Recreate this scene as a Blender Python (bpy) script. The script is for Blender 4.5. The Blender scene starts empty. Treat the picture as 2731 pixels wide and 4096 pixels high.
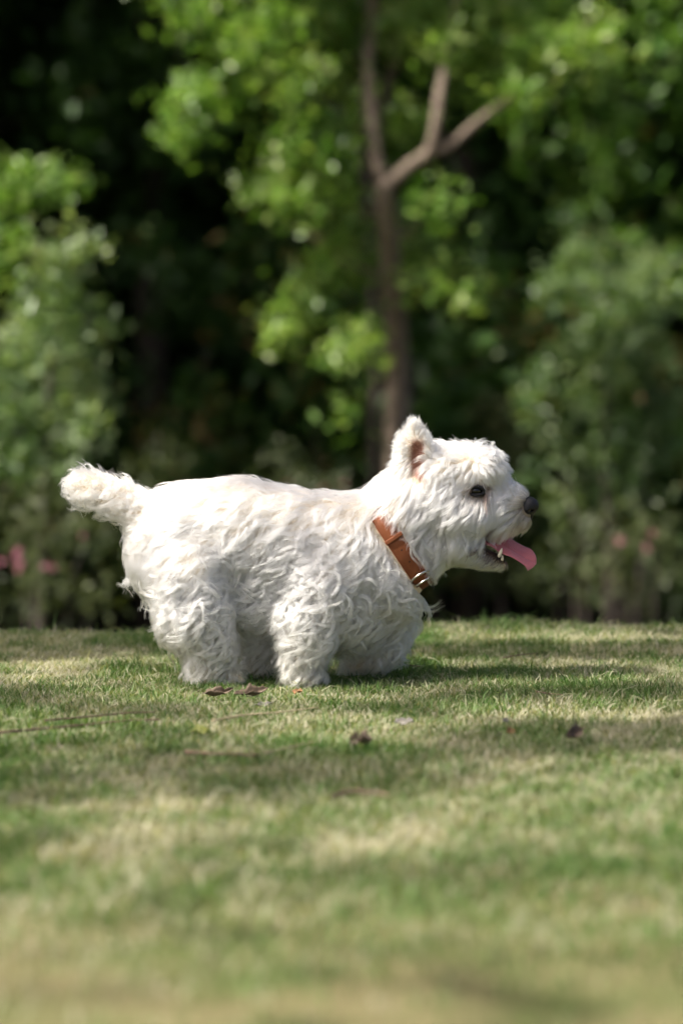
import bpy, bmesh, math, random
import numpy as np
from mathutils import Vector, Matrix
from mathutils.kdtree import KDTree

rng = np.random.default_rng(7)
random.seed(7)
scene = bpy.context.scene
col = scene.collection

# ------------------------------------------------------------------ camera
FPX = 85.0 / 36.0 * 4096.0
CAM_H, PITCH, DOG_Y = 0.50, math.radians(3.55), 3.75
cam_d = bpy.data.cameras.new('camera')
cam_d.sensor_fit = 'VERTICAL'; cam_d.sensor_height = 36.0; cam_d.lens = 85.0
cam_d.clip_start = 0.05; cam_d.clip_end = 600.0
cam_d.dof.use_dof = True
cam_d.dof.focus_distance = DOG_Y - 0.07
cam_d.dof.aperture_fstop = 2.2
cam = bpy.data.objects.new('camera', cam_d); col.objects.link(cam)
cam.location = (0, 0, CAM_H); cam.rotation_euler = (math.pi / 2 - PITCH, 0, 0)
scene.camera = cam

# ------------------------------------------------------------------ sky and sun
SUN_EL, SUN_AZ = math.radians(52), math.radians(22)      # azimuth: from the left, a little towards the camera
SUN = np.array([-math.cos(SUN_EL) * math.cos(SUN_AZ), -math.cos(SUN_EL) * math.sin(SUN_AZ), math.sin(SUN_EL)])
world = bpy.data.worlds.new('World'); scene.world = world; world.use_nodes = True
wn = world.node_tree.nodes; wl = world.node_tree.links
sky = wn.new('ShaderNodeTexSky'); sky.sky_type = 'NISHITA'; sky.sun_disc = False
sky.air_density = 0.4; sky.dust_density = 5.0; sky.ozone_density = 0.0
sky.sun_elevation = SUN_EL; sky.sun_rotation = math.atan2(SUN[0], SUN[1])
wl.new(sky.outputs[0], wn['Background'].inputs[0]); wn['Background'].inputs[1].default_value = 0.11
sun_d = bpy.data.lights.new('sun', 'SUN'); sun_d.energy = 4.0; sun_d.angle = math.radians(0.55); sun_d.color = (1.0, 0.94, 0.84)
sun = bpy.data.objects.new('sun', sun_d); col.objects.link(sun)
sun.rotation_euler = Vector(SUN).to_track_quat('Z', 'Y').to_euler()
scene.view_settings.view_transform = 'Standard'; scene.view_settings.look = 'None'
scene.view_settings.exposure = 1.22; scene.view_settings.gamma = 1.0
scene.view_settings.use_curve_mapping = False
scene.render.engine = 'CYCLES'
scene.cycles.use_denoising = True
scene.cycles.max_bounces = 15; scene.cycles.diffuse_bounces = 4; scene.cycles.glossy_bounces = 14; scene.cycles.transmission_bounces = 14
scene.cycles.adaptive_threshold = 0.03
scene.cycles.transparent_max_bounces = 8
scene.cycles.sample_clamp_indirect = 6.0

# ------------------------------------------------------------------ helpers
def at(px, py, y):
    """source-photograph pixel and a depth in metres -> a point of the place"""
    u = (px - 1365.5) / FPX; v = (2048.0 - py) / FPX
    dy = math.cos(PITCH) + v * math.sin(PITCH); dz = -math.sin(PITCH) + v * math.cos(PITCH)
    return np.array([u / dy * y, y, CAM_H + dz / dy * y])

_a0, _a1 = at(1365.5, 2732, DOG_Y), at(1365.5, 1732, DOG_Y)
S = (_a1[2] - _a0[2]) / 1000.0                            # metres for one photograph pixel at the dog
def W(p):
    """dog design coordinates (px, py, q) -> metres; q = px away from the camera"""
    p = np.asarray(p, float); o = np.empty_like(p)
    o[..., 0] = (p[..., 0] - 1365.5) * S
    o[..., 1] = DOG_Y + p[..., 2] * S
    o[..., 2] = _a0[2] + (2732 - p[..., 1]) * S
    return o

def tag(o, label=None, cat=None, group=None, kind=None):
    if label: o['label'] = label
    if cat: o['category'] = cat
    if group: o['group'] = group
    if kind: o['kind'] = kind
    return o

def empty(name, loc, label=None, cat=None, group=None):
    o = bpy.data.objects.new(name, None); col.objects.link(o); o.location = loc
    o.empty_display_size = 0.05
    return tag(o, label, cat, group)

def link(name, me, mat, parent=None, smooth=True):
    o = bpy.data.objects.new(name, me); col.objects.link(o)
    if mat: me.materials.append(mat)
    if smooth and len(me.polygons):
        me.polygons.foreach_set('use_smooth', np.ones(len(me.polygons), bool))
    if parent is not None:
        o.parent = parent
        if parent.parent is None: o.matrix_parent_inverse = Matrix.Translation(parent.location).inverted()   # meshes hold world coordinates
    return o

def mesh_np(name, V, F, attrs=None):
    """V (n,3), F (m,k) all faces with k corners"""
    me = bpy.data.meshes.new(name)
    V = np.ascontiguousarray(V, np.float32); F = np.ascontiguousarray(F, np.int32)
    me.vertices.add(len(V)); me.vertices.foreach_set('co', V.ravel())
    me.loops.add(F.size); me.loops.foreach_set('vertex_index', F.ravel())
    me.polygons.add(len(F)); me.polygons.foreach_set('loop_start', np.arange(0, F.size, F.shape[1], dtype=np.int32))
    me.update(calc_edges=True)
    for k, a in (attrs or {}).items():
        a = np.asarray(a, np.float32)
        if a.ndim == 1:
            at_ = me.attributes.new(k, 'FLOAT', 'POINT'); at_.data.foreach_set('value', a)
        else:
            if a.shape[1] == 3: a = np.concatenate([a, np.ones((len(a), 1), np.float32)], 1)
            at_ = me.attributes.new(k, 'FLOAT_COLOR', 'POINT'); at_.data.foreach_set('color', np.ascontiguousarray(a).ravel())
    return me

def _hash(i, j, seed):
    h = (i * 374761393 + j * 668265263 + seed * 974711) & 0x7fffffff
    h = ((h ^ (h >> 13)) * 1274126177) & 0x7fffffff
    return ((h ^ (h >> 16)) & 0xffff) / 65535.0
def noise2(x, y, seed=0):
    x = np.asarray(x, float); y = np.asarray(y, float)
    i = np.floor(x).astype(np.int64); j = np.floor(y).astype(np.int64); u = x - i; v = y - j
    u = u * u * (3 - 2 * u); v = v * v * (3 - 2 * v)
    a = _hash(i, j, seed); b = _hash(i + 1, j, seed); c = _hash(i, j + 1, seed); d = _hash(i + 1, j + 1, seed)
    return (a * (1 - u) + b * u) * (1 - v) + (c * (1 - u) + d * u) * v
def fbm(x, y, seed=0, o=3):
    r = 0; a = 0.5; t = 0
    for k in range(o):
        r = r + a * noise2(x * 2 ** k, y * 2 ** k, seed + k); t += a; a *= 0.5
    return r / t
def sstep(a, b, x):
    t = np.clip((x - a) / (b - a), 0, 1); return t * t * (3 - 2 * t)

def mat(name):
    m = bpy.data.materials.new(name); m.use_nodes = True
    nt = m.node_tree; nt.nodes.clear()
    out = nt.nodes.new('ShaderNodeOutputMaterial')
    return m, nt, out
def N(nt, t, **kw):
    n = nt.nodes.new(t)
    for k, v in kw.items():
        if k.startswith('i_'): n.inputs[k[2:].replace('_', ' ')].default_value = v
        else: setattr(n, k, v)
    return n
def ramp(nt, fac, stops):
    r = nt.nodes.new('ShaderNodeValToRGB'); e = r.color_ramp.elements
    while len(e) < len(stops): e.new(0.5)
    for k, (p, c) in enumerate(stops): e[k].position = p; e[k].color = (*c, 1)
    nt.links.new(fac, r.inputs[0]); return r.outputs[0]

# ------------------------------------------------------------------ materials
def leaf_material(name, stops, trans=0.45, rough=0.45, spec=0.35):
    m, nt, out = mat(name)
    a = N(nt, 'ShaderNodeAttribute', attribute_name='tint')
    c = ramp(nt, a.outputs['Fac'], stops)
    p = N(nt, 'ShaderNodeBsdfPrincipled'); nt.links.new(c, p.inputs['Base Color'])
    p.inputs['Roughness'].default_value = rough; p.inputs['Specular IOR Level'].default_value = spec
    t = N(nt, 'ShaderNodeBsdfTranslucent')
    g = N(nt, 'ShaderNodeMix', data_type='RGBA', blend_type='MULTIPLY'); g.inputs[0].default_value = 1.0
    nt.links.new(c, g.inputs[6]); g.inputs[7].default_value = (1.15, 1.25, 0.5, 1)
    nt.links.new(g.outputs[2], t.inputs[0])
    mx = N(nt, 'ShaderNodeMixShader'); mx.inputs[0].default_value = trans
    nt.links.new(p.outputs[0], mx.inputs[1]); nt.links.new(t.outputs[0], mx.inputs[2])
    nt.links.new(mx.outputs[0], out.inputs[0]); return m

M = {}
M['leaf_light'] = leaf_material('leaf_light', [(0, (0.065, 0.155, 0.028)), (0.5, (0.185, 0.315, 0.065)), (0.85, (0.35, 0.45, 0.15)), (0.95, (0.3, 0.2, 0.08)), (1, (0.34, 0.22, 0.10))], trans=0.4, rough=0.36, spec=0.55)
M['leaf_bush'] = leaf_material('leaf_bush', [(0, (0.055, 0.105, 0.038)), (0.5, (0.14, 0.22, 0.09)), (1, (0.30, 0.37, 0.19))], trans=0.35, rough=0.4, spec=0.5)
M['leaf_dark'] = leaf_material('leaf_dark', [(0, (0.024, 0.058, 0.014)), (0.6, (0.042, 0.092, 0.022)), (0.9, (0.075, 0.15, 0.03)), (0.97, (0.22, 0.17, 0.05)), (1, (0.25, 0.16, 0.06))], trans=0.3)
M['leaf_azalea'] = leaf_material('leaf_azalea', [(0, (0.045, 0.065, 0.027)), (1, (0.10, 0.12, 0.05))], trans=0.3)
M['petal'] = leaf_material('petal_pink', [(0, (0.32, 0.10, 0.16)), (1, (0.44, 0.19, 0.24))], trans=0.4)
M['grass'] = leaf_material('grass_blade', [(0, (0.07, 0.145, 0.032)), (0.4, (0.13, 0.205, 0.06)), (0.65, (0.25, 0.265, 0.145)), (1, (0.45, 0.42, 0.315))], trans=0.35, rough=0.55, spec=0.25)

def bark_material(name, c0, c1):
    m, nt, out = mat(name)
    tc = N(nt, 'ShaderNodeTexCoord'); mp = N(nt, 'ShaderNodeMapping'); mp.inputs['Scale'].default_value = (14, 14, 4)
    nt.links.new(tc.outputs['Object'], mp.inputs[0])
    n = N(nt, 'ShaderNodeTexNoise'); n.inputs['Scale'].default_value = 3; n.inputs['Detail'].default_value = 6
    nt.links.new(mp.outputs[0], n.inputs['Vector'])
    p = N(nt, 'ShaderNodeBsdfPrincipled'); p.inputs['Roughness'].default_value = 0.85
    nt.links.new(ramp(nt, n.outputs['Fac'], [(0.3, c0), (0.7, c1)]), p.inputs['Base Color'])
    b = N(nt, 'ShaderNodeBump'); b.inputs['Strength'].default_value = 0.6; b.inputs['Distance'].default_value = 0.01
    nt.links.new(n.outputs['Fac'], b.inputs['Height']); nt.links.new(b.outputs[0], p.inputs['Normal'])
    nt.links.new(p.outputs[0], out.inputs[0]); return m
M['bark'] = bark_material('bark_grey_brown', (0.10, 0.075, 0.055), (0.21, 0.16, 0.12))
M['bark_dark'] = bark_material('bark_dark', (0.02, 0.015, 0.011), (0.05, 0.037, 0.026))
M['twig'] = bark_material('twig_bark', (0.06, 0.04, 0.028), (0.17, 0.11, 0.07))
M['straw'] = bark_material('straw_stem', (0.30, 0.24, 0.14), (0.46, 0.39, 0.25))

def ground_material():
    m, nt, out = mat('lawn_soil')
    tc = N(nt, 'ShaderNodeTexCoord')
    n1 = N(nt, 'ShaderNodeTexNoise'); n1.inputs['Scale'].default_value = 5; n1.inputs['Detail'].default_value = 5
    n2 = N(nt, 'ShaderNodeTexNoise'); n2.inputs['Scale'].default_value = 160; n2.inputs['Detail'].default_value = 4
    for n in (n1, n2): nt.links.new(tc.outputs['Object'], n.inputs['Vector'])
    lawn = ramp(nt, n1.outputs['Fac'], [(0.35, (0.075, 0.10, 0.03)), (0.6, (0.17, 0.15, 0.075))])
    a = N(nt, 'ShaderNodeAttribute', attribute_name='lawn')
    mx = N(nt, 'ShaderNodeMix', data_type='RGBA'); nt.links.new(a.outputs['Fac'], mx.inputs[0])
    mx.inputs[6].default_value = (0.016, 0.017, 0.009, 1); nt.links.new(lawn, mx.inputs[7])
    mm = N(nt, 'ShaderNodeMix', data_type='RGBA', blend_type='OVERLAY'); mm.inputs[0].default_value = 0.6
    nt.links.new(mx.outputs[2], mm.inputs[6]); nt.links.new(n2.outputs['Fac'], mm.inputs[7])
    p = N(nt, 'ShaderNodeBsdfPrincipled'); p.inputs['Roughness'].default_value = 0.95; p.inputs['Specular IOR Level'].default_value = 0.1
    nt.links.new(mm.outputs[2], p.inputs['Base Color'])
    b = N(nt, 'ShaderNodeBump'); b.inputs['Strength'].default_value = 0.8; b.inputs['Distance'].default_value = 0.01
    nt.links.new(n2.outputs['Fac'], b.inputs['Height']); nt.links.new(b.outputs[0], p.inputs['Normal'])
    nt.links.new(p.outputs[0], out.inputs[0]); return m
M['ground'] = ground_material()

def plain(name, c, rough=0.5, spec=0.5, metal=0.0, bump=0.0, scale=200, coat=0.0, sss=0.0, vary=0.15):
    m, nt, out = mat(name)
    tc = N(nt, 'ShaderNodeTexCoord'); n = N(nt, 'ShaderNodeTexNoise'); n.inputs['Scale'].default_value = scale; n.inputs['Detail'].default_value = 4
    nt.links.new(tc.outputs['Object'], n.inputs['Vector'])
    p = N(nt, 'ShaderNodeBsdfPrincipled')
    lo = tuple(x * (1 - vary) for x in c); hi = tuple(min(1, x * (1 + vary)) for x in c)
    nt.links.new(ramp(nt, n.outputs['Fac'], [(0.3, lo), (0.7, hi)]), p.inputs['Base Color'])
    p.inputs['Roughness'].default_value = rough; p.inputs['Specular IOR Level'].default_value = spec; p.inputs['Metallic'].default_value = metal
    p.inputs['Coat Weight'].default_value = coat; p.inputs['Coat Roughness'].default_value = 0.05
    if sss:
        p.inputs['Subsurface Weight'].default_value = sss; p.inputs['Subsurface Radius'].default_value = (0.008, 0.003, 0.002)
        p.inputs['Subsurface Scale'].default_value = 1.0
    if bump:
        b = N(nt, 'ShaderNodeBump'); b.inputs['Strength'].default_value = bump; b.inputs['Distance'].default_value = 0.001
        nt.links.new(n.outputs['Fac'], b.inputs['Height']); nt.links.new(b.outputs[0], p.inputs['Normal'])
    nt.links.new(p.outputs[0], out.inputs[0]); return m
M['nose'] = plain('nose_black', (0.008, 0.008, 0.009), 0.42, 0.35, bump=0.8, scale=900)
M['eye'] = plain('eye_dark', (0.006, 0.005, 0.004), 0.10, 0.35, coat=0.35)
M['tongue'] = plain('tongue_pink', (0.44, 0.125, 0.13), 0.42, 0.5, bump=0.8, scale=900, sss=0.25, vary=0.2, coat=0.3)
M['tooth'] = plain('tooth_ivory', (0.72, 0.64, 0.47), 0.3)
M['leather'] = plain('leather_tan', (0.19, 0.056, 0.017), 0.58, 0.35, bump=0.5, scale=1500, vary=0.18)
M['thread'] = plain('thread_dark', (0.16, 0.04, 0.012), 0.7)
M['steel'] = plain('steel', (0.62, 0.59, 0.53), 0.22, metal=1.0, scale=600, vary=0.05)
M['leaf_brown'] = plain('dry_leaf_brown', (0.12, 0.088, 0.06), 0.65, 0.3, bump=0.6, scale=160, vary=0.45)
M['leaf_rust'] = plain('dry_leaf_rust', (0.19, 0.095, 0.04), 0.65, 0.3, bump=0.6, scale=160, vary=0.4)
M['leaf_yellow'] = plain('leaf_yellow', (0.22, 0.24, 0.05), 0.55, 0.3, scale=120, vary=0.25)
M['leaf_grey'] = plain('dry_leaf_grey', (0.17, 0.155, 0.14), 0.6, 0.3, bump=0.4, scale=160, vary=0.3)

# ------------------------------------------------------------------ the ground
def gz(x, y):
    x = np.asarray(x, float); y = np.asarray(y, float)
    z = 0.010 * (fbm(x * 3, y * 3, 11) - 0.5) + 0.022 * (fbm(x * 0.9 + 3, y * 0.9, 17) - 0.5)
    near = np.exp(-((y - DOG_Y) / 0.35) ** 2 - (x / 0.6) ** 2)
    z = z * (1 - 0.8 * near) - 0.002
    z = z + 0.020 * sstep(-0.1, 0.25, x) * sstep(3.85, 4.35, y) + 0.005 * sstep(0.0, -0.8, x) * sstep(3.85, 4.35, y)
    crest = 4.36 + 0.10 * (fbm(x * 1.3, x * 0 + 5, 23) - 0.5)
    z = z + 11.0 * sstep(23.0, 36.0, y) * (0.8 + 0.4 * fbm(x * 0.2, y * 0.2, 29, 2))     # added dark bank that hides the sky between the trees
    return z - 1.0 * sstep(crest, crest + 3.2, y) - 0.14 * np.clip(y - crest, 0, 0.5)

def build_ground():
    xs = np.unique(np.concatenate([np.linspace(-2, 2, 161), np.sign(np.linspace(-1, 1, 61)) * (2 + np.abs(np.linspace(-1, 1, 61)) ** 3 * 118)]))
    ys = np.unique(np.concatenate([np.linspace(0.5, 8, 261), 0.5 - np.linspace(0, 1, 20) ** 2 * 60, 8 + np.linspace(0, 1, 40) ** 2 * 150]))
    X, Y = np.meshgrid(xs, ys, indexing='ij'); Z = gz(X, Y)
    V = np.stack([X, Y, Z], -1).reshape(-1, 3); n, m = X.shape
    idx = np.arange(n * m).reshape(n, m)
    F = np.stack([idx[:-1, :-1], idx[1:, :-1], idx[1:, 1:], idx[:-1, 1:]], -1).reshape(-1, 4)
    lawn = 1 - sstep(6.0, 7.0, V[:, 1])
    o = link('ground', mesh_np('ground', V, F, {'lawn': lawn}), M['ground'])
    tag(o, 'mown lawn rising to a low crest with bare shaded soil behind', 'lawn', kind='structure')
build_ground()

def build_grass(n=420000):
    y = 1.45 + (5.0 - 1.45) * np.sqrt(rng.random(n) * 0.92 + 0.0 + 0.08 * rng.random(n))
    half = 0.162 * y + 0.30
    x = (rng.random(n) * 2 - 1) * half
    # tufts: pull blades together a little
    cx = np.round(x / 0.022 + noise2(x * 60, y * 60, 3)) * 0.022; cy = np.round(y / 0.022) * 0.022
    tuft = 0.30 * rng.random(n)
    x = x + (cx - x) * tuft; y = y + (cy - y) * tuft
    z = gz(x, y)
    patch = fbm(x * 2.1, y * 1.5, 31, 4); fine = fbm(x * 14, y * 14, 41, 2)
    dry = np.clip((patch - 0.5) * 1.6 + (fine - 0.5) * 1.2 + 0.475 + 0.10 * (1 - sstep(2.3, 3.1, y)) + rng.normal(0, 0.32, n), 0, 1)
    hgt = (0.008 + 0.012 * rng.random(n) ** 1.3) * (1.12 - 0.42 * dry) * (0.7 + 0.7 * fbm(x * 9, y * 9, 51, 2))
    tall = rng.random(n) < 0.04; hgt[tall] *= 1.55
    edge = sstep(4.15, 4.35, y) * (rng.random(n) < 0.25); hgt *= 1 + 0.9 * edge * fbm(x * 6, y * 6, 55, 2)
    ang = rng.random(n) * 2 * math.pi
    lean = hgt * (0.25 + 0.9 * rng.random(n) ** 1.5 + 0.7 * dry * rng.random(n))
    lx, ly = np.cos(ang) * lean, np.sin(ang) * lean
    tw = ang + math.pi / 2 + rng.normal(0, 0.7, n)
    w = (0.0007 + 0.0006 * rng.random(n)) * np.where(y < 2.6, 1.15, 1.0)
    wx, wy = np.cos(tw) * w, np.sin(tw) * w
    P = np.stack([x, y, z - 0.002], -1); L = np.stack([lx, ly, 0 * lx], -1); Wd = np.stack([wx, wy, 0 * wx], -1)
    H = np.stack([0 * hgt, 0 * hgt, hgt], -1)
    mid = P + L * 0.33 + H * 0.62; tip = P + L + H
    V = np.stack([P - Wd, P + Wd, mid + Wd * 0.8, mid - Wd * 0.8, tip], 1).reshape(-1, 3)
    b = np.arange(n)[:, None] * 5
    F = np.concatenate([b + [0, 1, 2], b + [0, 2, 3], b + [3, 2, 4]], 0)
    o = link('lawn_grass', mesh_np('lawn_grass', V, F, {'tint': np.repeat(dry, 5)}), M['grass'])
    tag(o, 'short green and straw coloured grass covering the lawn', 'grass', kind='stuff')
build_grass()

def build_clippings(n=1300):
    y = 1.6 + 2.8 * np.sqrt(rng.random(n)); x = (rng.random(n) * 2 - 1) * (0.16 * y + 0.25)
    L = 0.012 + 0.03 * rng.random(n) ** 2; a = rng.random(n) * 6.283; w = 0.0006 + 0.0005 * rng.random(n)
    d = np.stack([np.cos(a) * L, np.sin(a) * L, rng.normal(0, 0.25, n) * L], 1) * 0.5
    sd = np.stack([-np.sin(a) * w, np.cos(a) * w, rng.normal(0, 0.4, n) * w], 1)
    c = np.stack([x, y, gz(x, y) + 0.010 + 0.007 * rng.random(n)], 1); bow = np.stack([0 * L, 0 * L, 0.12 * L], 1)
    V = np.stack([c - d - sd, c - d + sd, c + bow + sd, c + bow - sd, c + d + sd * .5, c + d - sd * .5], 1).reshape(-1, 3)
    k = np.arange(n)[:, None] * 6; F = np.concatenate([k + [0, 1, 2, 3], k + [3, 2, 4, 5]], 0)
    o = link('grass_clippings', mesh_np('grass_clippings', V, F, {'tint': np.repeat(0.6 + 0.25 * rng.random(n), 6)}), M['grass'])
    tag(o, 'dry straw clippings strewn over the lawn', 'clippings', kind='stuff')
build_clippings()

# ------------------------------------------------------------------ trees and shrubs
def tube(paths, sides=9):
    """list of (points, radii) -> V, F (quads), tapered limbs"""
    Vs, Fs, base = [], [], 0
    for pts, rad in paths:
        pts = np.asarray(pts, float); rad = np.asarray(rad, float); n = len(pts)
        # resample with catmull-rom
        t = np.linspace(0, n - 1, (n - 1) * 5 + 1); i = np.minimum(t.astype(int), n - 2); u = (t - i)[:, None]
        p0 = pts[np.maximum(i - 1, 0)]; p1 = pts[i]; p2 = pts[i + 1]; p3 = pts[np.minimum(i + 2, n - 1)]
        c = 0.5 * (2 * p1 + (p2 - p0) * u + (2 * p0 - 5 * p1 + 4 * p2 - p3) * u ** 2 + (3 * p1 - p0 - 3 * p2 + p3) * u ** 3)
        r = np.interp(t, np.arange(n), rad)
        T = np.gradient(c, axis=0); T /= np.linalg.norm(T, axis=1)[:, None] + 1e-9
        ref = np.array([0.3, 1, 0.05]); A = np.cross(T, ref); A /= np.linalg.norm(A, axis=1)[:, None] + 1e-9; B = np.cross(T, A)
        th = np.linspace(0, 2 * math.pi, sides, endpoint=False)
        wob = 1 + 0.12 * np.sin(3 * th)[None, :] * np.sin(t * 2.1)[:, None]
        ring = c[:, None] + r[:, None, None] * wob[..., None] * (np.cos(th)[None, :, None] * A[:, None] + np.sin(th)[None, :, None] * B[:, None])
        m = len(c); Vs.append(ring.reshape(-1, 3))
        k = np.arange(m * sides).reshape(m, sides) + base
        k2 = np.roll(k, -1, 1)
        Fs.append(np.stack([k[:-1], k2[:-1], k2[1:], k[1:]], -1).reshape(-1, 4)); base += m * sides
        # pointed cap
        Vs.append(c[-1:] + T[-1:] * r[-1]); Fs.append(np.stack([k[-1], k2[-1], np.full(sides, base), np.full(sides, base)], -1)); base += 1
        Vs.append(c[:1]); Fs.append(np.stack([k2[0], k[0], np.full(sides, base), np.full(sides, base)], -1)); base += 1
    return np.concatenate(Vs), np.concatenate(Fs)
def tube_mesh(name, paths, sides=9):
    V, F = tube(paths, sides)
    tri = F[:, 2] == F[:, 3]
    me = bpy.data.meshes.new(name)
    me.from_pydata(V.tolist(), [], [f[:3].tolist() if t else f.tolist() for f, t in zip(F, tri)]); me.update()
    return me

def leaves_mesh(name, C, size, tint, droop=0.35, aspect=0.48):
    """leaf blades (two folded halves) at centres C"""
    n = len(C); size = np.broadcast_to(size, (n,)) * (0.65 + 0.7 * rng.random(n))
    az = rng.random(n) * 2 * math.pi; el = rng.normal(-droop, 0.45, n)
    d = np.stack([np.cos(az) * np.cos(el), np.sin(az) * np.cos(el), np.sin(el)], -1)
    up = np.array([0, 0, 1.0]) + rng.normal(0, 0.45, (n, 3)); sd = np.cross(d, up); sd /= np.linalg.norm(sd, axis=1)[:, None]
    nn = np.cross(sd, d)
    L = size[:, None]
    b = C - d * L * 0.5; t = C + d * L * 0.5 - nn * L * 0.08; mdl = C - nn * L * 0.0
    w = L * aspect * 0.5
    l = mdl + sd * w + nn * L * 0.10; r = mdl - sd * w + nn * L * 0.10
    V = np.stack([b, r, t, l], 1).reshape(-1, 3); k = np.arange(n)[:, None] * 4
    F = np.concatenate([k + [0, 1, 2], k + [0, 2, 3]], 0)
    return mesh_np(name, V, F, {'tint': np.repeat(np.clip(tint, 0, 1), 4)})

def blob_points(blobs, density):
    """blobs: (centre, radii) -> leaf centres gathered in little sprays"""
    out = []; src = []
    for bi, (c, r) in enumerate(blobs):
        r = np.asarray(r, float); vol = r[0] * r[1] * r[2]
        ns = max(5, int(density * 0.1 * max(r[0] * r[2], vol ** (2 / 3.0))))
        u = rng.normal(0, 1, (ns, 3)); u /= np.linalg.norm(u, axis=1)[:, None]
        u *= (rng.random(ns) ** 0.45)[:, None]
        sp = np.asarray(c) + u * r
        k = rng.integers(5, 14, ns)
        pts = np.repeat(sp, k, 0) + rng.normal(0, 0.045, (k.sum(), 3))
        out.append(pts); src.append(np.full(len(pts), bi))
    return np.concatenate(out), np.concatenate(src)

DP = 2731.0 / 1568.0
def blob(dx, dy, rx, ry, depth, rz=None):
    """a clump given by its place in the photograph and its distance"""
    k = depth / FPX * DP
    return (at(dx * DP, dy * DP, depth), (rx * k, (rz if rz else 0.5 * (rx + ry)) * k, ry * k))

def path(pts, depth, rad):
    k = depth / FPX * DP
    P = []
    for p in pts:
        d = depth + (p[2] if len(p) > 2 else 0); P.append(at(p[0] * DP, p[1] * DP, d))
    return (np.array(P), np.array(rad) * k)

# the forked tree in the middle
def fork_tree():
    D = 10.0
    base = at(905 * DP, 1500 * DP, D); base[2] = gz(base[0], D)
    t = empty('forked_tree', base, 'forked grey-brown tree with bright green leaves in the middle, behind the dog', 'tree')
    limbs = [path([(912, 1480), (908, 1200), (912, 1000), (912, 800, -.1), (902, 650, -.3), (888, 520, -.5), (882, 420, -.6)], D, [36, 32, 29, 27, 25, 23, 22])]
    limbs[0][0][0, 2] = base[2] - 0.05
    br = [path([(882, 430, -.6), (862, 350, -.6), (852, 250, -.55), (846, 140, -.45), (856, 20, -.4), (850, -140, -.6)], D, [16, 14, 13, 12, 10, 7]),
          path([(884, 430, -.6), (935, 385, -.62), (985, 350, -.65), (1000, 290, -.68), (1012, 200, -.65), (1035, 80, -.5), (1060, -80, -.4)], D, [15, 15, 15, 12, 10, 8, 5]),
          path([(985, 352, -.65), (1030, 335, -.66), (1090, 285, -.65), (1145, 243, -.65), (1230, 190, -.5), (1330, 150, -.4)], D, [11, 10, 9, 8, 6, 4]),
          path([(862, 350), (885, 220), (905, 130), (915, 40), (925, -60)], D - 0.25, [9, 10, 10, 9, 7]),
          path([(850, 160), (760, 110), (660, 60), (560, 30)], D - 0.2, [9, 7, 5, 3]),
          path([(858, 300), (760, 240), (660, 200), (560, 215), (470, 270)], D - 0.3, [8, 7, 6, 5, 3]),
          path([(885, 500), (820, 470), (740, 440), (640, 420)], D - 0.3, [7, 6, 5, 3]),
          path([(895, 560), (950, 520), (1010, 480)], D - 0.3, [6, 5, 3]),
          path([(902, 650), (840, 620), (780, 600)], D - 0.3, [7, 5, 3]),
          path([(903, 660), (960, 650), (1040, 650)], D - 0.3, [6, 5, 3]),
          path([(910, 800), (870, 800), (810, 810)], D - 0.2, [5, 4, 2])]
    tr = link('trunk', tube_mesh('fork_trunk', limbs, 12), M['bark'], t)
    for b in br: link('limb', tube_mesh('fork_limb', [b], 9), M['bark'], tr)
    f = D - 0.35
    B = [(500, 30, 120, 50), (620, 50, 140, 60), (560, 175, 95, 80), (440, 255, 62, 60), (475, 215, 70, 50), (430, 310, 45, 35), (590, 120, 80, 50), (520, 235, 60, 40),
         (690, 190, 90, 60), (660, 330, 60, 50), (730, 310, 80, 60), (780, 360, 60, 50), (700, 410, 120, 55), (600, 430, 50, 28), (660, 470, 60, 30), (760, 470, 80, 40), (790, 530, 60, 36),
         (800, 600, 95, 38), (740, 620, 50, 22), (690, 690, 75, 32), (665, 760, 50, 45), 
         (1000, 470, 58, 50), (955, 555, 70, 34), (1000, 640, 85, 28), (1070, 680, 48, 26),
         (820, 810, 70, 36), (830, 770, 40, 35), (795, 950, 24, 22), (760, 830, 40, 20),
         (1040, 40, 170, 70), (1150, 150, 150, 45), (1260, 120, 130, 55), (1060, 180, 70, 50), (1350, 95, 70, 60), (1170, 215, 75, 35), (1010, 110, 60, 50), (1290, 190, 60, 35),
         (930, 60, 60, 60), (940, 280, 45, 60), (800, 60, 60, 90), (720, 90, 80, 60), (810, 230, 30, 60), (905, 330, 30, 40), (1240, 30, 120, 50), (1380, 160, 60, 40), (890, 600, 40, 22)]
    blobs = [blob(*b, depth=f + random.uniform(-0.3, 0.25), rz=0.7 * b[2]) for b in B]
    for k in range(26):      # the crown above the picture
        blobs.append((at(random.uniform(350, 1250) * DP, 0, D) + np.array([0, random.uniform(-0.6, -0.1), random.uniform(0.1, 1.1)]), (0.3, 0.3, 0.2)))
    C, s = blob_points(blobs, 20000)
    tint = 0.5 + 0.22 * rng.normal(0, 1, len(C)) + (rng.random(len(blobs)) * 0.3 - 0.15)[s]; tint = np.minimum(tint, 0.86)
    orange = np.linalg.norm(C - at(735 * DP, 170 * DP, f), axis=1) < 0.09; tint[orange] = 0.97
    link('crown', leaves_mesh('fork_crown', C, 0.052, tint), M['leaf_light'], t)
fork_tree()

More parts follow.
